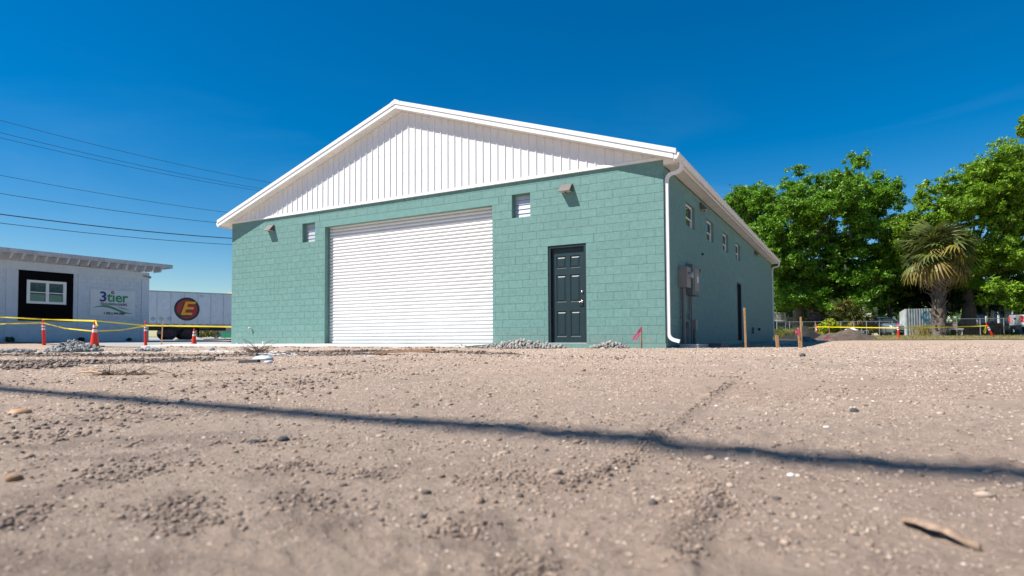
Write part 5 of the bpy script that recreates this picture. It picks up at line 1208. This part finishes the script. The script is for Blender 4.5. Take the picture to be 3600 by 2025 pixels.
# verge grass blades
n = 16000; gx_ = rng.uniform(2, 26, n); gy_ = rng.uniform(26.5, 40, n); gzv = Hg(gx_, gy_, False)+.03
hh = rng.uniform(.03, .11, n); a = rng.uniform(0, 2*PI, n); w_ = .012
base = np.stack([gx_, gy_, gzv], -1); dx_ = np.stack([np.cos(a), np.sin(a), 0*a], -1)*w_; tipv = base+np.stack([rng.normal(0, .03, n), rng.normal(0, .03, n), hh], -1)
v = np.stack([base-dx_, base+dx_, tipv], 1).reshape(-1, 3); tag(link('grass', np_mesh('grass', v, np.arange(3*n).reshape(-1, 3), M['dryleaf'])), 'short dry grass on the verge beyond the gravel', kind='stuff')

# ---------------------------------------------------------------- soil mounds
def mound(cU, cV, d, rx, ry, hh, mat, label, seed):
    c = at(cU, cV, d); N = 40; vs = []; r = np.random.default_rng(seed)
    X, Y = np.meshgrid(np.linspace(-1, 1, N), np.linspace(-1, 1, N)); q = np.sqrt(X**2+Y**2)
    Z = hh*np.clip(1-q**1.6, 0, 1)*(1+.5*vnoise(X*rx+seed, Y*ry, .8, seed))+vnoise(X*rx, Y*ry, .25, seed+1)*.10*(q < 1)+vnoise(X*rx, Y*ry, .1, seed+2)*.04-.06
    i = np.arange(N*N).reshape(N, N); f = np.stack([i[:-1, :-1], i[:-1, 1:], i[1:, 1:], i[1:, :-1]], -1).reshape(-1, 4)
    ca, sa = RT.x, RT.y; Xw = X*rx*ca-Y*ry*sa; Yw = X*rx*sa+Y*ry*ca
    o = link('soil_mound', np_mesh('soil_mound', np.stack([Xw, Yw, Z], -1).reshape(-1, 3), f, M[mat], True), None, (c.x, c.y, float(Hg(np.array([c.x]), np.array([c.y]), False)[0]))); return tag(o, label, 'soil mound')
mound(2012, 856, 38, 1.75, 1.1, .80, 'darksoil', 'near-black soil mound behind the pink-ribboned stake', 3)
mound(2030, 860, 32, .62, .5, .32, 'greysoil', 'small grey heap in front of the near-black mound', 5)
mound(2128, 857, 36, 2.1, 1.0, .66, 'brownsoil', 'broad brown soil mound behind the tape, left of the sedan', 7)
m = MB(); m.box(-.55, .4, -.3, .3, 0, .14); tag(m.build('concrete_chunk', M['concrete'], None, at(2059, 861, 33)-Vector((0, 0, .03)), (0, .05, .4)), 'flat broken concrete slab between the two mounds', 'concrete chunk')
o = link('tarp_bundle', crumple('tarp_bundle', .42, .3, .2, M['reflect'], 9), None, at(2142, 832, 42)); tag(o, 'white bundle over something blue behind the brown mound', 'bundle')
m = MB(); m.box(-.3, .25, -.2, .2, -.1, .12); tag(m.build('blue_tub', M['bluewall'], None, at(2139, 835, 42.1)), 'blue tub under the white bundle', 'tub')
m = MB()
for k_ in range(14): m.bar((random.uniform(-.4, .4), random.uniform(-.2, .2), random.uniform(-.2, .1)), (random.uniform(-.5, .6), random.uniform(-.2, .2), random.uniform(0, .35)), .05, .03)
tag(m.build('scrap_heap', M['galv'], None, at(2160, 838, 42)), 'tangle of grey scrap right of the white bundle', 'scrap')

# ---------------------------------------------------------------- chain-link fence
def fence(a, b_, h, npost, label, top=True):
    t = thing('chain_link_fence', label, 'fence', a); D_ = b_-a; m = MB(); m.tube([(0, 0, h), D_+Vector((0, 0, h))], .025, 6); m.build('top_rail', M['galv'], t)
    for i in range(npost+1): p = D_*(i/npost); m = MB(); m.tube([p+Vector((0, 0, -.1)), p+Vector((0, 0, h+.04))], .035, 8); m.build('fence_post', M['galv'], t)
    m = MB(); L_ = Vector((D_.x, D_.y, 0)).length; u = D_/L_; s_ = -h
    while s_ < L_:
        for sg in (1, -1):
            s0, s1 = (s_, s_+h) if sg > 0 else (s_+h, s_); z0_, z1_ = 0, h
            def clip(s, z, s2, z2):
                if s < 0: z = z+(z2-z)*(0-s)/(s2-s) if s2 != s else z; s = 0
                if s > L_: z = z+(z2-z)*(L_-s)/(s2-s) if s2 != s else z; s = L_
                return s, z
            c0 = clip(s0, z0_, s1, z1_); c1 = clip(s1, z1_, s0, z0_)
            if abs(c0[0]-c1[0]) > .02: m.bar(u*c0[0]+Vector((0, 0, c0[1])), u*c1[0]+Vector((0, 0, c1[1])), .004, .004)
        s_ += .14
    tag(m.build('wire_mesh', M['pipe'], t, fix=False), kind='stuff'); return t
f0, f1, f2, f3 = at(1955, 846, 45), at(2245, 846, 45), at(2350, 846, 44.5), at(2900, 846, 42)
for p in (f0, f1, f2, f3): p.z = .12
fence(f0, f1, 1.12, 9, 'low chain-link fence behind the soil mounds and palmettos'); fence(f2, f3, 1.25, 9, 'dark chain-link fence right of the palm before the blue house')

# ---------------------------------------------------------------- shed
sa_, sb_, sc_ = at(2264, 846, 46.6), at(2279, 847, 45), at(2372, 846, 45.5)
for p in (sa_, sb_, sc_): p.z = .1
sh_ = thing('metal_shed', 'weathered grey metal shed with a faded blue mark beside the palm', 'shed', sb_)
def sheet(a, b_, z1a, z1b, name, nrib):
    a = a-sb_; b_ = b_-sb_; D_ = b_-a; nrm = Vector((D_.y, -D_.x, 0)).normalized()
    for i in range(nrib):
        m = MB(); t0, t1 = i/nrib, (i+1)/nrib; P_ = [a+D_*(t0+(t1-t0)*q)+nrm*w2 for q, w2 in ((0, 0), (.35, .03), (.65, .03), (1, 0))]; n_ = 4; zt = [z1a+(z1b-z1a)*(t0+(t1-t0)*q) for q in (0, .35, .65, 1)]
        m.add([p for p in P_]+[p+Vector((0, 0, zt[k])) for k, p in enumerate(P_)], [(k, k+1, n_+k+1, n_+k) for k in range(3)]); m.build(name, M['shed'], sh_, fix=False)
sheet(sb_, sc_, 2.05, 2.12, 'wall_sheet', 14); sheet(sa_, sb_, 1.85, 2.05, 'wall_sheet', 4)
bk = sa_-sb_
sheet(sc_, sc_+bk, 2.12, 2.0, 'wall_sheet', 6); sheet(sc_+bk, sb_+bk, 2.0, 1.9, 'wall_sheet', 12)
m = MB(); q = [sa_-sb_, Vector((0, 0, 0)), sc_-sb_, sc_+bk-sb_]; m.add([q[1]+Vector((0, 0, 2.07)), q[2]+Vector((0, 0, 2.14)), q[3]+Vector((0, 0, 1.95)), q[0]+Vector((0, 0, 1.87))], [(0, 1, 2, 3)]); m.build('roof', M['shed'], sh_, fix=False)
nrm = Vector(((sc_-sb_).y, -(sc_-sb_).x, 0)).normalized(); uu = (sc_-sb_).normalized(); m = MB()
for k_ in range(14):
    a = 1.6+k_*.32; c_ = uu*1.75+Vector((0, 0, 1.5)); r0_ = .30+.05*random.random(); p = c_+uu*(math.cos(a)*r0_)+Vector((0, 0, math.sin(a)*r0_*.95))+nrm*.045; s_ = .10*random.uniform(.6, 1.2); m.add([p+uu*-s_+Vector((0, 0, -s_)), p+uu*s_+Vector((0, 0, -s_*.7)), p+uu*s_*.8+Vector((0, 0, s_)), p-uu*s_*.8+Vector((0, 0, s_*.8))], [(0, 1, 2, 3)])
m.build('blue_mark', M['shedblue'], sh_, fix=False)

# ---------------------------------------------------------------- houses at right
def pxbox(name, mat, parent, U0, U1, V0, V1, d, dep, L0):
    a = at(U0, V1, d); b_ = at(U1, V1, d); zt = at((U0+U1)/2, V0, d).z; zb = at((U0+U1)/2, V1, d).z; m = MB(); bkv = Vector((FW.x, FW.y, 0))*dep
    vs = [Vector((a.x, a.y, zb)), Vector((b_.x, b_.y, zb)), Vector((b_.x, b_.y, zt)), Vector((a.x, a.y, zt))]; vs = [v_-L0 for v_ in vs]; vs += [v_+bkv for v_ in vs]
    m.add(vs, [(0, 1, 2, 3), (5, 4, 7, 6), (1, 5, 6, 2), (4, 0, 3, 7), (3, 2, 6, 7), (4, 5, 1, 0)]); return m.build(name, mat, parent)
L0 = at(1960, 846, 56); hs_ = thing('grey_house', 'grey-blue house with white lattice porch behind the oak', 'house', L0)
pxbox('wall', M['housegrey'], hs_, 1900, 1996, 775, 846, 57, 6, L0)
m = MB(); a, b_ = at(1900, 777, 56.4)-L0, at(1990, 777, 56.4)-L0; up_ = at(1960, 728, 56)-at(1960, 777, 56); bkv = Vector((FW.x, FW.y, 0))*3.5; m.add([a, b_, b_+bkv-RT*.9+Vector((0, 0, up_.z)), a+bkv+Vector((0, 0, up_.z))], [(0, 1, 2, 3)]); m.add([b_, b_+bkv*2, b_+bkv-RT*.9+Vector((0, 0, up_.z))], [(0, 1, 2)]); m.build('roof', M['shingle'], hs_, fix=False)
pxbox('roof_trim', M['white_trim'], hs_, 1900, 1986, 775, 778, 56.3, .08, L0)
def lattice(U0, U1, V0, V1, d, parent, L0):
    c0 = at(U0, V1, d)-L0; c1 = at(U1, V1, d)-L0; h = (at(U0, V0, d)-at(U0, V1, d)).z; W_ = (c1-c0).length; u = (c1-c0)/W_; m = MB(); s_ = -h
    while s_ < W_:
        for sg in (1, -1):
            s0, s1 = (s_, s_+h) if sg > 0 else (s_+h, s_)
            q = []
            for (s, z, s2, z2) in ((s0, 0, s1, h), (s1, h, s0, 0)):
                if s < 0: z += (z2-z)*(0-s)/(s2-s); s = 0
                if s > W_: z += (z2-z)*(W_-s)/(s2-s); s = W_
                q.append(c0+u*s+Vector((0, 0, z)))
            if (q[0]-q[1]).length > .05: m.bar(q[0], q[1], .03, .035)
        s_ += .17
    for p, q_ in ((c0, c1), (c0+Vector((0, 0, h)), c1+Vector((0, 0, h))), (c0, c0+Vector((0, 0, h))), (c1, c1+Vector((0, 0, h)))): m.bar(p, q_, .07, .07)
    return m.build('lattice_panel', M['white_trim'], parent, fix=False)
lattice(1947, 1975, 787, 807, 55.5, hs_, L0); lattice(1979, 2000, 799, 816, 55.5, hs_, L0)
pxbox('porch_post', M['white_trim'], hs_, 1976.5, 1978, 787, 838, 55.4, .1, L0)
m = MB(); m.tube([at(1984, 792, 55.3)-L0, at(1981, 800, 55.3)-L0, at(1976, 807, 55.3)-L0], .03, 5); m.build('stair_rail', M['white_trim'], hs_)
L0 = at(2500, 846, 58); bh = thing('blue_house', 'bright blue house with white porch posts behind the right-hand trees', 'house', L0)
pxbox('wall', M['bluewall'], bh, 2466, 2720, 742, 846, 59, .5, L0)
pxbox('side_wall', M['paintwhite'], bh, 2437, 2462, 776, 846, 58.6, .3, L0)
m = MB(); a, b_ = at(2425, 742, 57.4)-L0, at(2730, 736, 57.4)-L0; m.add([a, b_, b_+bkv*1.3+Vector((0, 0, 1.6)), a+bkv*1.3+Vector((0, 0, 1.6)), a+Vector((0, 0, .12)), b_+Vector((0, 0, .12))], [(0, 1, 5, 4), (4, 5, 2, 3)]); m.build('roof', M['paintwhite'], bh, fix=False)
for U_ in (2440, 2460, 2484, 2515, 2551): pxbox('porch_post', M['white_trim'], bh, U_-1.6, U_+1.6, 745, 846, 57.3, .13, L0)
for U_ in (2494, 2535): 
    w_ = pxbox('window', M['white_trim'], bh, U_-7, U_+7, 776, 806, 58.9, .05, L0); pxbox('pane', M['carglass'], w_, U_-5.5, U_+5.5, 778, 804, 58.86, .02, L0)
# small flag
L0 = at(2400, 845, 46); fl = thing('small_flag', 'small stars-and-stripes flag hung by the fence right of the palm', 'flag', L0)
for k_ in range(7): pxbox('stripe', M['redprint'] if k_ % 2 == 0 else M['reflect'], fl, 2391 if k_ > 3 else 2396, 2406, 812.5+k_*2.0, 814.5+k_*2.0, 46, .03, L0)
pxbox('canton', M['navy'], fl, 2388.5, 2396, 812.5, 820.5, 45.97, .03, L0)
m = MB(); m.tube([(0, 0, -.1), (0, 0, 1.35)], .02, 6); m.build('flag_pole', M['galv'], fl, at(2407, 845, 46)-L0)
m = MB(); m.box(-.55, .55, -.3, .3, 0, .08); m.box(-.5, -.42, -.25, .25, -.45, 0); m.box(.42, .5, -.25, .25, -.45, 0); tag(m.build('garden_bench', M['reflect'], None, at(2399, 829, 46.3), (0, 0, .5)), 'low white bench under the small flag', 'bench')

# ---------------------------------------------------------------- vehicles
def carbody(prof, width, taper, secs):
    """prof: list of (x, zlow, zhigh, halfwidth) cross-sections -> lofted body"""
    m = MB(); n = 0; ring = []
    for (x_, zl, zh, hw) in prof:
        r_ = min(.16, (zh-zl)*.35); pts = [(-hw+.04, zl), (hw-.04, zl), (hw, zl+.10), (hw, zh-r_), (hw-r_*.35, zh-r_*.25), (hw-r_*1.1, zh), (-hw+r_*1.1, zh), (-hw+r_*.35, zh-r_*.25), (-hw, zh-r_), (-hw, zl+.10)]
        ring.append([(x_, p, q) for p, q in pts]); n = len(pts)
    vs = [v_ for r2 in ring for v_ in r2]; m.add(vs, [(i*n+k, i*n+(k+1) % n, (i+1)*n+(k+1) % n, (i+1)*n+k) for i in range(len(ring)-1) for k in range(n)]+[tuple(range(n))[::-1], tuple((len(ring)-1)*n+k for k in range(n))]); return m
def wheels(t, xs, hw, r_):
    for x_ in xs:
        for s_ in (-1, 1):
            m = MB(); lathe(m, (x_, s_*hw-(.22 if s_ > 0 else 0), r_), [(r_*.6, .0), (r_*.92, 0), (r_, .04), (r_, .18), (r_*.92, .22), (r_*.6, .22)], 'y', 20); w_ = m.build('wheel', M['black'], t, smooth=True)
            m = MB(); lathe(m, (x_, s_*hw-(.20 if s_ > 0 else 0), r_), [(0, .02), (r_*.55, .0), (r_*.62, .04), (r_*.62, .17), (r_*.55, .2), (0, .18)], 'y', 14); m.build('rim', M['galv'], w_, smooth=True)
# sedan facing the camera
sp_ = at(2221, 845.5, 47.6); sp_.z = .20; face = math.atan2(-FW.y, -FW.x)+.06
sedan = thing('sedan_car', 'blue-grey sedan parked facing us behind the fence', 'car', sp_, face)
carbody([(2.32, .32, .62, .60), (2.25, .22, .72, .80), (1.9, .2, .82, .89), (1.2, .2, .92, .91), (0, .2, .98, .92), (-1.4, .2, 1.0, .91), (-2.2, .25, .98, .84), (-2.35, .4, .9, .7)], 0, 0, 0).build('body', M['carpaint'], sedan, smooth=True)
carbody([(1.05, .9, .95, .78), (.35, .9, 1.38, .62), (-.6, .9, 1.43, .62), (-1.35, .9, 1.36, .60), (-1.95, .9, .98, .7)], 0, 0, 0).build('cabin', M['carglass'], sedan, smooth=True)
m = MB(); m.box(-1.3, .2, -.6, .6, 1.385, 1.45); m.bar((1.0, -.74, .95), (.3, -.62, 1.4), .07, .05); m.bar((1.0, .74, .95), (.3, .62, 1.4), .07, .05); m.build('roof', M['carpaint'], sedan)
for s_ in (-1, 1):
    m = MB(); m.add([(2.21, s_*.52, .60), (2.08, s_*.84, .64), (1.95, s_*.86, .76), (2.17, s_*.58, .72)], [(0, 1, 2, 3)]); m.add([(2.24, s_*.50, .59), (2.11, s_*.86, .63), (1.98, s_*.88, .77), (2.20, s_*.56, .73)], [(0, 1, 2, 3)]); m.build('headlight', M['headl'], sedan, fix=False)
    m = MB(); m.box(.55, .7, s_*1.0-.09, s_*1.0+.09, .93, 1.06); m.build('wing_mirror', M['carpaint'], sedan)
m = MB(); m.add([(2.335, -.42, .66), (2.335, .42, .66), (2.345, .28, .50), (2.345, -.28, .50)], [(0, 1, 2, 3)]); m.build('grille', M['black'], sedan, fix=False)
m = MB(); m.box(2.30, 2.345, -.55, .55, .30, .42); m.build('lower_intake', M['black'], sedan); m = MB(); m.box(2.33, 2.36, -.62, .62, .435, .455); m.box(2.345, 2.36, -.09, .09, .56, .60); m.build('chrome_strip', M['chrome'], sedan)
wheels(sedan, (1.4, -1.35), .90, .33)
# SUV rear
vp = at(2053, 842, 54); vp.z = .25; suv = thing('parked_suv', 'dark SUV seen from behind, half hidden by the yellow-green bush', 'car', vp, math.atan2(FW.y, FW.x)+.05)
carbody([(-2.3, .45, .95, .86), (-2.25, .35, 1.05, .94), (-1.5, .3, 1.08, .96), (1.6, .3, 1.05, .96), (2.3, .35, .9, .85)], 0, 0, 0).build('body', M['suvpaint'], suv, smooth=True)
carbody([(-2.2, 1.0, 1.1, .86), (-2.0, 1.0, 1.68, .72), (-.5, 1.0, 1.75, .74), (.5, 1.0, 1.68, .72), (1.2, 1.0, 1.08, .8)], 0, 0, 0).build('cabin', M['carglass'], suv, smooth=True)
m = MB(); m.box(-2.05, .5, -.72, .72, 1.66, 1.76); m.build('roof', M['suvpaint'], suv)
for s_ in (-1, 1):
    m = MB(); m.box(-2.33, -2.2, s_*.75-.16, s_*.75+.16, .82, 1.05); m.build('taillight', M['tail'], suv)
m = MB(); m.box(-2.42, -2.25, -.9, .9, .42, .58); m.build('bumper', M['chrome'], suv); m = MB(); m.box(-2.34, -2.31, -.26, .26, .82, .95); m.build('licence_plate', M['reflect'], suv)
wheels(suv, (-1.5, 1.5), .93, .38)
# pickup (rear corner in frame)
hp = at(2571, 849.5, 40); hp.z = .1; ang_t = math.radians(8); tside = Vector((math.cos(ang_t+PI/2), math.sin(ang_t+PI/2), 0))
tc_ = hp+tside*1.0; truck = thing('pickup_truck', 'white pickup truck at the right edge, tailgate toward us', 'truck', tc_, ang_t)
m = MB(); m.box(0, 5.6, -1.0, 1.0, .62, 1.42); m.box(0, .04, -1.0, 1.0, .6, 1.45); m.build('body', M['truckpaint'], truck)
carbody([(1.9, 1.3, 1.45, .92), (2.15, 1.3, 1.93, .82), (3.6, 1.3, 1.95, .82), (4.5, 1.3, 1.42, .9)], 0, 0, 0).build('cab', M['truckpaint'], truck, smooth=True)
m = MB(); m.box(1.98, 2.12, -.7, .7, 1.5, 1.85); m.build('rear_window', M['carglass'], truck)
m = MB(); m.box(.0, 1.85, -1.01, 1.01, 1.421, 1.47); m.build('bed_cover', M['black'], truck)
for s_ in (-1, 1):
    m = MB(); m.box(-.03, .12, s_*.90-.105, s_*.90+.105, .92, 1.34); m.build('taillight', M['tail'], truck)
m = MB(); m.box(-.32, -.0, -1.02, 1.02, .45, .72); m.build('bumper', M['bumper'], truck)
m = MB(); m.box(-.025, -.005, -.14, .14, 1.12, 1.24); m.build('tailgate_handle', M['black'], truck); m = MB(); m.box(-.34, -.325, -.16, .16, .5, .66); m.build('licence_plate', M['reflect'], truck)
wheels(truck, (1.1, 4.6), .97, .42)
